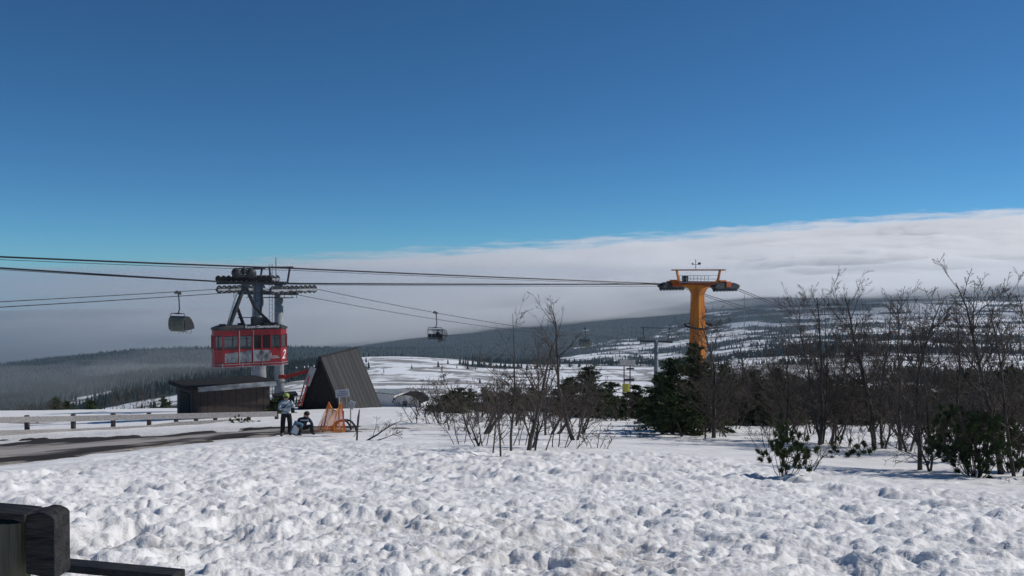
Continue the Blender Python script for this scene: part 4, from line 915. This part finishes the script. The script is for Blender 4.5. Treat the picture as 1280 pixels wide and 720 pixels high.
def bare_tree(name, label, cat, base, stems, dens=(13, 6, 4), seed=1, up=.10, wig=.11, maxlev=3, group=None, mats=('bark', 'twig')):
    """stems: (dx, dy, height, lean_x, lean_y, radius)"""
    g = Grow(seed); t = thing(name, base, 0, label, cat, group)
    for (dx, dy, h, lx, ly, r) in stems:
        d = Vector((lx, ly, 1)).normalized(); g.branch(Vector((dx, dy, -.15)), d, h*1.08, r, 0, maxlev, up, dens, wig)
    g.tr.build('trunk', M[mats[0]], t, smooth=True); g.br.build('branches', M[mats[1]], t, smooth=True)
    return t
def T(px, yb, yt, label, stems, d=None, **kw):
    """stems given as (offset px, fraction of height, lean per height, radius m)"""
    d = d or dist_at(px, yb, 12, 80); b = G(px, d); h = (yb-yt-(14 if px > 1000 else 0))*d/F*(.90 if px > 1000 else 1)
    st = [(o*d/F, random.Random(i+px).uniform(-.4, .4), h*f, ln, random.Random(i*3+px).uniform(-.1, .1), r) for i, (o, f, ln, r) in enumerate(stems)]
    return bare_tree(kw.pop('name', 'bare_tree'), label, kw.pop('cat', 'tree'), b, st, seed=int(px*7+yb), **kw)
T(718, 551, 386, 'tallest bare tree left of centre, thick pale trunk leaning left', [(0, 1, -.13, .085), (3, .6, .12, .04)], wig=.085, dens=(16, 5, 4))
T(660, 561, 415, 'bare slim tree with forked trunk in the middle clump', [(0, 1, .02, .07), (5, .8, .16, .04)])
T(639, 563, 396, 'upright thin bare tree on the left side of the middle clump', [(0, 1, .0, .04)], wig=.05, dens=(12, 4, 3))
T(626, 569, 470, 'short bare sapling nearest the camera in the middle clump', [(0, 1, .0, .028), (-11, 1.1, .02, .022)], wig=.05, dens=(9, 4, 2))
T(682, 546, 430, 'straight bare tree between the forked one and the tallest', [(0, 1, .03, .05)], dens=(12, 5, 3))
T(668, 566, 472, 'leaning bare sapling in front of the forked tree', [(0, 1, .18, .03), (10, .8, .35, .02)], dens=(9, 4, 2))
T(603, 558, 478, 'bushy bare sapling left of the middle clump', [(0, .5, -.5, .05), (2, 1, -.1, .02), (-6, .9, -.25, .016), (4, .9, .2, .016)], dens=(8, 4, 2))
T(703, 560, 470, 'low fan of bare shoots under the tallest bare tree', [(0, 1, .4, .016), (4, .9, .7, .016), (-5, .9, .1, .02), (-12, 1, -.1, .018), (10, .7, 1.0, .014)], dens=(6, 3, 2))
T(575, 556, 490, 'sparse bare shrub at the left edge of the middle clump', [(0, 1, -.2, .016), (4, 1, .1, .015), (-5, .8, -.5, .014)], dens=(7, 3, 2), name='bare_shrub', cat='shrub')
T(640, 557, 480, 'bare shrub among the trunks of the middle clump', [(0, 1, .3, .018), (8, 1, .1, .015), (-8, .8, -.3, .014), (16, 1, .1, .016)], dens=(8, 3, 2), name='bare_shrub', cat='shrub')
T(552, 530, 470, 'dark spreading bare shrub right of the white building', [(0, .9, .6, .04), (-3, .9, -.6, .04), (3, .8, .1, .03), (-6, 1.0, -.2, .02), (9, .8, .5, .02), (-12, .7, -.7, .02)], dens=(10, 5, 3), name='bare_shrub', cat='shrub', mats=('bark2', 'bark2'))
T(521, 529, 480, 'smaller dark bare shrub beside the white building', [(0, 1, .3, .03), (-3, .8, -.5, .025), (5, .8, .6, .02)], dens=(9, 4, 3), name='bare_shrub', cat='shrub', mats=('bark2', 'bark2'))
# right hand trees
T(893, 549, 405, 'bare tree with straight thick trunk beside the leaning spruce', [(0, 1, -.05, .09), (-11, .95, .0, .035)], dens=(22, 8, 4))
T(933, 526, 425, 'wide bare tree behind the straight trunk, amid the thicket', [(0, 1, .05, .10), (-12, .7, -.2, .04), (-16, .7, -.1, .03)], dens=(16, 7, 4), up=.03)
T(988, 552, 428, 'bare tree rising behind the little dwarf pine', [(0, 1, .02, .07), (-2, .95, -.25, .04), (2, .9, .3, .04)], dens=(22, 8, 4))
T(1022, 557, 347, 'tall bare tree leaning right, first of the tall row', [(0, 1, .10, .085), (6, .97, -.10, .05), (10, .9, .18, .045)], dens=(21, 8, 4), wig=.085, up=.14)
T(1045, 555, 372, 'bare tree just right of the tall leaning one', [(0, 1, .02, .06), (4, .8, .2, .04), (-3, .9, -.2, .04)], dens=(21, 8, 4), up=.14)
T(1100, 561, 340, 'tall dark bare tree with upswept crown in mid row', [(0, 1, .0, .09), (3, .95, .14, .05), (-2, .9, -.18, .05), (5, .8, .3, .04)], dens=(22, 8, 4), wig=.085, up=.14)
T(1134, 566, 358, 'bare tree with steep branches right of the dark upswept one', [(0, 1, .02, .07), (5, .8, .22, .04), (-3, .85, -.2, .04)], dens=(21, 8, 4), wig=.08, up=.14)
T(1161, 589, 345, 'nearest bare tree of the row, trunk curving left', [(0, 1, -.16, .06), (3, .8, .12, .03), (-3, .7, -.35, .03)], dens=(21, 8, 4), wig=.09, up=.10)
T(1197, 572, 350, 'bare tree with two upright stems right of the nearest one', [(0, 1, .04, .06), (8, .9, -.05, .045), (-4, .85, -.22, .035), (10, .8, .25, .035)], dens=(21, 8, 4), up=.14)
T(1225, 596, 400, 'slim bare tree standing in the dark dwarf pines', [(0, 1, -.05, .04), (-14, .7, -.1, .022)], dens=(12, 6, 3), up=.12)
T(1266, 596, 316, 'tallest bare tree at the right edge', [(0, 1, -.06, .07), (-5, .85, -.16, .045), (3, .7, .1, .03)], dens=(22, 8, 4), wig=.08, up=.12)
T(1295, 590, 350, 'bare tree cut by the right edge of the picture', [(0, 1, -.05, .06)], dens=(21, 8, 4), up=.12)
for i, (px, yb, yt, lab) in enumerate(((905, 540, 470, 'thin bare shoots between the straight trunk and the thicket'), (960, 560, 500, 'wispy bare shrub left of the little dwarf pine'), (1010, 590, 520, 'wispy bare shrub right of the little dwarf pine'), (1065, 560, 470, 'thin bare shrub between the two tallest groups'), (1118, 560, 470, 'thin bare shrub among the row of tall trees'), (1180, 560, 470, 'bare shrub behind the nearest tree of the row'), (1240, 560, 450, 'bare shrub behind the right hand dwarf pines'), (745, 560, 520, 'tiny bare shoots in open snow right of the middle clump'), (795, 548, 525, 'faint bare shoots left of the leaning spruce'))):
    T(px, yb, yt, lab, [(0, 1, .1, .016), (3, .9, .3, .014), (-4, .9, -.25, .014), (7, .7, .6, .012), (-8, .7, -.5, .012)], dens=(7, 4, 2), name='bare_shrub', cat='shrub')
# dense grey-brown thicket standing among the spruces
R = random.Random(9); th_i = 0
for (px0, px1, d0, d1, yt, n) in ((870, 1010, 36, 58, 436, 18), (1010, 1290, 31, 56, 462, 22), (530, 730, 34, 60, 462, 22), (740, 830, 44, 58, 480, 5)):
    protos = []; ph = []
    for k in range(n):
        px = px0+(px1-px0)*(k+R.uniform(.1, .9))/n; d = R.uniform(d0, d1); b = G(px, d); ybase = HY+(CAMZ-b.z)*F/d
        h = (ybase-yt-R.uniform(0, 30))*d/F
        st = [(R.uniform(-.5, .5), R.uniform(-.4, .4), h*R.uniform(.7, 1), R.uniform(-.4, .4), R.uniform(-.3, .3), R.uniform(.02, .045)) for _ in range(3)]
        rz_ = R.uniform(0, 6.28)
        if k >= 5:
            o = copy_tree(protos[k % 5]); o.location = b; s_ = h/ph[k % 5]; o.scale = (s_*R.uniform(.85, 1.3), s_*R.uniform(.85, 1.3), s_); o.rotation_euler = (0, 0, rz_); continue
        ph.append(h*.9); t = bare_tree('bare_bush', ('leafless bush in the tangle %s' % {870: 'between the orange tower and the tall trees', 1010: 'among the tall row of bare trees at right', 530: 'around the middle clump of trees', 740: 'between the tallest middle tree and the spruces'}[px0]), 'bush', b, st, (9, 6, 4), 900+th_i, .05, .13, 3, 'leafless bushes of the thicket %s' % {870: 'right of the orange tower', 1010: 'at the right', 530: 'in the middle', 740: 'left of the spruces'}[px0]); th_i += 1; protos.append(t)
# little trees along the brink at far left
for k, (px, yt, d) in enumerate(((18, 503, 92), (30, 500, 93), (40, 501, 95), (60, 499, 92), (70, 497, 95), (78, 501, 93), (140, 494, 96), (150, 487, 100), (160, 483, 102), (170, 486, 100), (182, 484, 104), (192, 488, 100), (200, 490, 100))):
    b = G(px, d); h = (512-yt)*d/F
    bare_tree('bare_shrub', ['leftmost tiny leafless shrub on the snowy brink', 'second tiny shrub from the left on the brink', 'third tiny shrub from the left on the brink', 'fourth tiny shrub from the left on the brink', 'fifth tiny shrub from the left on the brink', 'sixth tiny shrub from the left on the brink', 'first of the taller bare shrubs on the brink left of the shed', 'second of the taller bare shrubs on the brink left of the shed', 'tallest bare shrub on the brink left of the shed', 'fourth of the taller bare shrubs on the brink', 'fifth of the taller bare shrubs on the brink', 'second bare shrub from the brown shed on the brink', 'bare shrub on the brink nearest the brown shed'][k], 'shrub', b, [(0, 0, h, .05, 0, .03), (.3, 0, h*.9, .3, 0, .02), (-.3, 0, h*.9, -.25, 0, .02)], (9, 5, 3), 700+k, .05, .12, 3, 'tiny shrubs along the brink')
b = G(480, 27); t = bare_tree('fallen_branch', 'bare branch lying on the snow right of the crooked stick', 'branch', P(458, 549, 28.5)+Vector((0, 0, .08)), [(0, 0, 1.3, 1.6, .2, .035), (.3, 0, .9, 2.6, .3, .02)], (9, 4, 2), 77, .0, .09, 3)

# ------------------------------------------------------------------ spruces and dwarf pines
def spruce(label, base, h, wd, seed, lean=0, group=None, dens=1.0, skirt=.06, trunk_r=.06, mat='needle', name='spruce'):
    R = random.Random(seed); t = thing(name, base, R.uniform(0, 6), label, 'spruce', group)
    top = Vector((lean*h, 0, h)); m = MB(); m.tube([(0, 0, -.2), top*.5+Vector((0, 0, 0)), top], [trunk_r, trunk_r*.6, .01], 6); m.build('trunk', M['bark2'], t)
    V = []; Fc = []; nb = int(150*dens*max(1, h/2.5)**.7)
    for k in range(nb):
        f = skirt+(1-skirt)*(R.random()**1.25)*.97; L = wd*(1-f)**.7*R.uniform(.40, 1.32)+.06; a = R.uniform(0, 6.283)
        if R.random() < .12 or vn(np.array(a*1.3), np.array(f*5), seed) < .33: continue
        o = Vector((lean*h*f, 0, h*f)); dr_ = Vector((math.cos(a), math.sin(a), R.uniform(-.32, .18)+.5*f)).normalized(); n = max(3, int(L/.085))
        for j in range(n):
            s_ = (j+.6)/n; p = o+dr_*L*s_+Vector((0, 0, -.10*L*s_*s_)); spr = .05+.16*(1-s_*.7)*min(1, L)
            for q in range(5):
                c = p+Vector((R.gauss(0, spr*.55), R.gauss(0, spr*.55), R.gauss(0, spr*.30))); u_ = Vector((R.gauss(0, 1), R.gauss(0, 1), R.gauss(0, .5)))+dr_*1.1
                u_.normalize(); v_ = u_.orthogonal().normalized(); v_.rotate(Matrix.Rotation(R.uniform(0, 6.28), 3, u_)); sz = R.uniform(.08, .15)
                i0 = len(V); V += [c-v_*sz*.35, c+v_*sz*.35, c+u_*sz*1.5]; Fc.append((i0, i0+1, i0+2))
    add_mesh('foliage', np.array([v[:] for v in V]), np.array(Fc), M[mat], smooth=False, parent=t)
    return t
def S(px, d, yt, wd, label, seed, **kw):
    b = G(px, d); yb = HY+(CAMZ-b.z)*F/d; return spruce(label, b, (yb-yt)*d/F, wd, seed, **kw)
t = S(842, 38, 446, 1.5, 'dark spruce left of the orange tower, ragged top', 1, dens=1.5)
S(868, 41, 428, 1.7, 'tall dark spruce directly in front of the orange column', 2, dens=1.6)
S(824, 46, 470, 1.3, 'shorter spruce on the left flank of the dark group', 3, dens=1.2)
b = G(855, 36); spruce('scrubby spruce branch mass on a trunk leaning left', b, 2.1, .9, 14, lean=-.55, dens=1.0, skirt=.35)
S(737, 55, 458, 2.0, 'rounded dark spruce behind the tallest bare tree', 4, dens=1.5)
S(712, 58, 472, 1.6, 'lower spruce left of the rounded dark one', 5, dens=1.2)
S(765, 60, 478, 1.8, 'broad low spruce right of the rounded dark one', 6, dens=1.3)
S(795, 56, 482, 1.5, 'low spruce under the wooden board on posts', 7, dens=1.2)
R = random.Random(31)
ORD = ['first', 'second', 'third', 'fourth', 'fifth', 'sixth', 'seventh', 'eighth', 'ninth', 'tenth', 'eleventh', 'twelfth', 'thirteenth', 'fourteenth', 'fifteenth', 'sixteenth', 'seventeenth', 'eighteenth', 'nineteenth', 'twentieth', 'twenty-first', 'twenty-second', 'twenty-third', 'twenty-fourth']
for k in range(24):
    lab = ORD[k]+' dark spruce from the orange tower in the belt behind the bare trees'
    px = 892+k*17+R.uniform(-6, 6); d = R.uniform(48, 64); S(px, d, (456 if px < 1010 else 470)+R.uniform(-8, 26)-(8 if px > 1180 else 0), R.uniform(1.6, 2.3), lab, 50+k, dens=1.15, group='spruces of the belt at right')
for k in range(12):
    lab = ORD[k]+' low spruce from the left in the hedge behind the middle clump'
    px = 552+k*13+R.uniform(-4, 4); d = R.uniform(60, 74); S(px, d, 488+R.uniform(-5, 10), R.uniform(.9, 1.4), lab, 80+k, dens=.8, group='low spruces behind the middle clump')
S(345, 64, 499, 1.2, 'dark round conifer behind the fence by the kiosk', 93, dens=1.2)
S(17.2*4, 97, 497, .8, 'small dark conifer on the brink at far left', 94, dens=.6)
S(112, 96, 501, .9, 'low dark conifer on the brink near the shed side', 95, dens=.6)
S(203, 92, 497, .9, 'small conifer on the brink beside the brown shed', 96, dens=.6)
S(48*1.7, 99, 502, .9, 'squat conifer on the brink between the tiny shrubs', 97, dens=.6)

def dwarf_pine(label, base, boughs, seed, clump=.15, group=None):
    """boughs: (x, y, z, n) centres of needle tufts joined to the foot by twigs"""
    R = random.Random(seed); t = thing('dwarf_pine', base, 0, label, 'pine', group); m = MB(); V = []; Fc = []
    for (x, y, z, n) in boughs:
        e = Vector((x, y, z)); s0 = Vector((x*.15, y*.15, -.1)); mid = s0.lerp(e, .5)+Vector((R.gauss(0, .05), R.gauss(0, .05), -.08)); m.tube([s0, mid, e], [.011, .009, .006], 4, False)
        for _ in range(n+3):
            c = e+Vector((R.gauss(0, .15), R.gauss(0, .15), R.gauss(0, .12))); m.tube([e, c], [.008, .006], 3, False); ax = (c-mid).normalized()
            for q in range(95):
                u_ = (Vector((R.gauss(0, 1), R.gauss(0, 1), R.gauss(0, 1)))*.7+ax+Vector((0, 0, .5))).normalized(); v_ = u_.orthogonal().normalized(); v_.rotate(Matrix.Rotation(R.uniform(0, 6.28), 3, u_))
                L = clump*R.uniform(.5, 1); st = c-ax*R.uniform(0, .07); i0 = len(V); V += [st-v_*.011, st+v_*.011, st+u_*L]; Fc.append((i0, i0+1, i0+2))
    m.build('stem', M['bark2'], t); add_mesh('foliage', np.array([v[:] for v in V]), np.array(Fc), M['needle2'], smooth=False, parent=t); return t
R = random.Random(5)
d = dist_at(980, 597, 12, 40); b = G(980, d)
dwarf_pine('little dwarf pine standing alone in the foreground snow', b, [(R.uniform(-.1, .35)+dx, R.uniform(-.25, .25), z, 3) for (dx, z) in ((-.5, .45), (-.45, .6), (-.15, .3), (-.05, .5), (.1, .35), (.2, .55), (.1, .75), (-.1, .8), (.0, .95), (.25, .9), (-.2, .3), (.3, .45), (.05, .6))], 3).scale = (.74, .74, .9)
d = dist_at(1065, 572, 12, 60); b = G(1066, d)
dwarf_pine('low sprawling pine sprig right of the little dwarf pine', b, [(dx, R.uniform(-.2, .2), z, 2) for (dx, z) in ((-.5, .15), (-.3, .3), (0, .35), (.25, .2), (.5, .3), (.1, .15))], 4)
d = dist_at(1228, 597, 12, 60); b = G(1222, d)
dwarf_pine('dark dwarf pine at the foot of the slim tree, lower right', b, [(R.uniform(-.75, .5), R.uniform(-.4, .5), R.uniform(.25, 1.3), 4) for _ in range(26)], 6)
b = G(1268, d+1.5)
dwarf_pine('dark dwarf pine by the right edge', b, [(R.uniform(-.8, .8), R.uniform(-.4, .5), R.uniform(.15, 1.2), 4) for _ in range(22)], 7)
b = G(1200, d+5)
dwarf_pine('dwarf pine behind the lower right one, half hidden', b, [(R.uniform(-.7, .9), R.uniform(-.4, .5), R.uniform(.2, 1.1), 3) for _ in range(16)], 8)
d = dist_at(772, 526, 20, 80); b = G(772, d)
dwarf_pine('tiny dark pine tuft alone on the snow in the middle distance', b, [(-.15, 0, .12, 4), (.2, 0, .2, 4), (.0, 0, .22, 4), (.4, 0, .1, 3), (.3, 0, .25, 3)], 9)
b = G(300, 50); dwarf_pine('flat pine sprig lying under the fence near the shed', b, [(-.5, 0, .1, 3), (-.1, 0, .2, 3), (.3, 0, .22, 3), (.6, 0, .12, 3)], 10)
b = G(850, 37.0); dwarf_pine('ragged low pine boughs at the foot of the leaning trunk', b, [(-.9, -.1, .25, 4), (-.5, 0, .4, 4), (-.2, .1, .3, 3), (.3, 0, .35, 3), (-1.1, 0, .5, 3), (-.7, 0, .7, 4)], 11)

# ------------------------------------------------------------------ far village houses
R = random.Random(12); M['tile'] = material('dull red tiles', (.13,.05,.035), .8); M['wall'] = material('pale house wall', (.5,.48,.45), .8)
hp = None
for k in range(14):
    px = R.uniform(1020, 1275); d = R.uniform(1500, 2900); x = (px-640)/F*d
    if k == 0:
        hp = thing('village_house', (0, 0, 0), 0, 'tiny pale house with snowy surroundings far down the valley at right', 'house', 'village houses far down the valley')
        m = MB(); m.box((0, 0, 2.6), (11, 8, 6)); m.build('wall', M['wall'], hp); m = MB(); m.prism([(-4.6, 5.4), (4.6, 5.4), (0, 9.2)], -6, 6, 'yz'); m.build('roof', M['tile'], hp)
        for xx_ in (-3.5, 0, 3.5): m = MB(); m.box((xx_, -4.03, 3.4), (1.3, .1, 1.6)); m.build('window', M['glass_dark'], hp)
        o = hp
    else: o = copy_tree(hp)
    o.location = (x, d, gz(x, d)); o.rotation_euler = (0, 0, R.uniform(-.6, .6)); o.scale = [R.uniform(.8, 1.3)]*3
# ------------------------------------------------------------------ clouds, fog and haze
def vol(name, dens, colr=(1,1,1,1), aniso=0):
    m = bpy.data.materials.new(name); m.use_nodes = True; t = m.node_tree; t.nodes.remove(t.nodes['Principled BSDF'])
    v = t.nodes.new('ShaderNodeVolumePrincipled'); v.inputs['Density'].default_value = dens; v.inputs['Color'].default_value = colr; v.inputs['Anisotropy'].default_value = aniso
    t.links.new(v.outputs[0], t.nodes['Material Output'].inputs['Volume']); return m
def slab(name, X, Y, zt, zb, mat):
    nr, nu = X.shape; N = nr*nu
    V = np.concatenate([np.stack([X, Y, zt], -1).reshape(-1, 3), np.stack([X, Y, zb], -1).reshape(-1, 3)])
    q = grid_q(nr, nu); a = np.arange(N).reshape(nr, nu); wl = lambda l: np.stack([l[:-1], l[1:], l[1:]+N, l[:-1]+N], -1)
    Q = np.concatenate([q, (q+N)[:, ::-1], wl(a[0])[:, ::-1], wl(a[-1]), wl(a[:, 0]), wl(a[:, -1])[:, ::-1]])
    return add_mesh(name, V, Q, mat)
nu, nr = 360, 220
u = np.linspace(-1.3, 1.3, nu); dd = np.exp(np.linspace(math.log(2650), math.log(20000), nr))
D, U = np.meshgrid(dd, u, indexing='ij'); X = U*D; Y = D
sil = np.interp(U, [-.6, -.3, 0, .3, .6], [347, 336, 315, 296, 272])
front = np.interp(U, [-.6, -.3, 0, .17, .3, .6], [408, 412, 408, 385, 368, 352])
t = np.clip((np.log(D)-math.log(2650))/(math.log(8000)-math.log(2650)), 0, 1)
yi = front+(sil-front)*t**.8
yi = np.where(D > 8000, HY+(sil-HY)*(8000/D), yi)
zt = CAMZ+D*(HY-yi)/F
n1 = fbm(X/1500, Y/700, 6, 20, .55)-.5; n2 = fbm(X/500, Y/260, 5, 40, .6)-.5
n3 = 1-np.abs(2*fbm(X/520, Y/420, 5, 60, .55)-1)
zt = zt+(n1*170+n2*70+(n3-.75)*110)*np.clip((D-2650)/1500, 0, 1)
yb = np.interp(U, (np.array([0, 340, 480, 640, 800, 950, 1100, 1280])-640)/F, [455, 440, 424, 405, 394, 374, 366, 352])
zb = (CAMZ-D*(yb-HY)/F)*(1-sst(3600, 6000, D))-420*sst(3600, 6000, D)+(fbm(X/700, Y/700, 4, 50)-.5)*70
zb = np.minimum(zb, zt-30*np.clip((D-2650)/800, 0, 1)-1)
cm = vol('sea of cloud', 7e-3, (1, 1, 1, 1), .2); ct = cm.node_tree; L = ct.links.new; N = ct.nodes.new
tc = N('ShaderNodeTexCoord'); sp = N('ShaderNodeSeparateXYZ'); L(tc.outputs['Object'], sp.inputs[0])
dv = N('ShaderNodeMath'); dv.operation = 'DIVIDE'; L(sp.outputs['X'], dv.inputs[0]); L(sp.outputs['Y'], dv.inputs[1])
mr = N('ShaderNodeMapRange'); mr.inputs[1].default_value = -.85; mr.inputs[2].default_value = .30; mr.inputs[3].default_value = -4.9; mr.inputs[4].default_value = -1.75; L(dv.outputs[0], mr.inputs[0])
pw = N('ShaderNodeMath'); pw.operation = 'POWER'; pw.inputs[0].default_value = 10; L(mr.outputs[0], pw.inputs[1])
mp = N('ShaderNodeMapping'); mp.inputs['Scale'].default_value = (1/900, 1/1100, 1/110); L(tc.outputs['Object'], mp.inputs[0])
no = N('ShaderNodeTexNoise'); no.inputs['Scale'].default_value = 1; no.inputs['Detail'].default_value = 5; no.inputs['Roughness'].default_value = .6; L(mp.outputs[0], no.inputs[0])
m2 = N('ShaderNodeMapRange'); m2.inputs[1].default_value = .38; m2.inputs[2].default_value = .66; m2.inputs[3].default_value = .1; m2.inputs[4].default_value = 2.6; L(no.outputs[0], m2.inputs[0])
mu = N('ShaderNodeMath'); mu.operation = 'MULTIPLY'; L(pw.outputs[0], mu.inputs[0]); L(m2.outputs[0], mu.inputs[1])
L(mu.outputs[0], ct.nodes['Principled Volume'].inputs['Density'])
cb = slab('cloud_bank', X, Y, zt, zb, cm)
vm = cm.copy(); vm.name = 'cloud veil'; vn_ = vm.node_tree.nodes; 
for nd in vn_:
    if nd.type == 'MAP_RANGE' and abs(nd.inputs[4].default_value+1.75) < 1e-3: nd.inputs[3].default_value = -4.6; nd.inputs[4].default_value = -2.95
    if nd.type == 'MAPPING': nd.inputs['Scale'].default_value = (1/520, 1/800, 1/45); nd.inputs['Location'].default_value = (3, 1, 5)
    if nd.type == 'MAP_RANGE' and abs(nd.inputs[4].default_value-2.6) < 1e-3: nd.inputs[1].default_value = .48; nd.inputs[2].default_value = .68; nd.inputs[3].default_value = 0; nd.inputs[4].default_value = 3.5
vz = zt+3; cv = slab('cloud_veil', X[60:], Y[60:], (vz+95)[60:], vz[60:], vm)
tag(cv, 'thin torn wisps of mist above the sea of cloud', 'cloud', kind='stuff')
tag(cb, 'grey white sea of cloud filling the valley up to the skyline', 'cloud', kind='stuff')
bm = bmesh.new()
for (px, yy, dd_, rx, ry, rz, den, s) in ((95, 478, 900, 150, 160, 22, 8e-4, 3), (225, 455, 1500, 150, 200, 26, 7e-4, 8)):
    bm = bmesh.new(); bmesh.ops.create_icosphere(bm, subdivisions=5, radius=1)
    V = np.array([v.co[:] for v in bm.verts]); k = 1+.7*(fbm(V[:, 0]*1.8+s, V[:, 2]*1.8+V[:, 1]*1.3, 4, s)-.5)*1.2
    for v, kk in zip(bm.verts, k): v.co *= kk
    for v in bm.verts: v.co.x *= rx; v.co.y *= ry; v.co.z *= rz
    me = bpy.data.meshes.new('fog_patch'); bm.to_mesh(me); bm.free(); o = bpy.data.objects.new('fog_patch', me); col.objects.link(o)
    o.location = P(px, yy, dd_); me.materials.append(vol('fog', den, (1,1,1,1), .1))
    tag(o, 'thin fog drifting over the dark hillside at left' if s == 3 else 'faint wisp of fog below the hanging chair', 'fog', kind='stuff')
hb = MB().box((0, 5970, -410), (18000, 12060, 870)); hz = hb.build('haze', vol('haze', 6.5e-5, (.62,.80,1,1)))
tag(hz, 'thin blue haze over the whole valley', 'haze', kind='stuff')
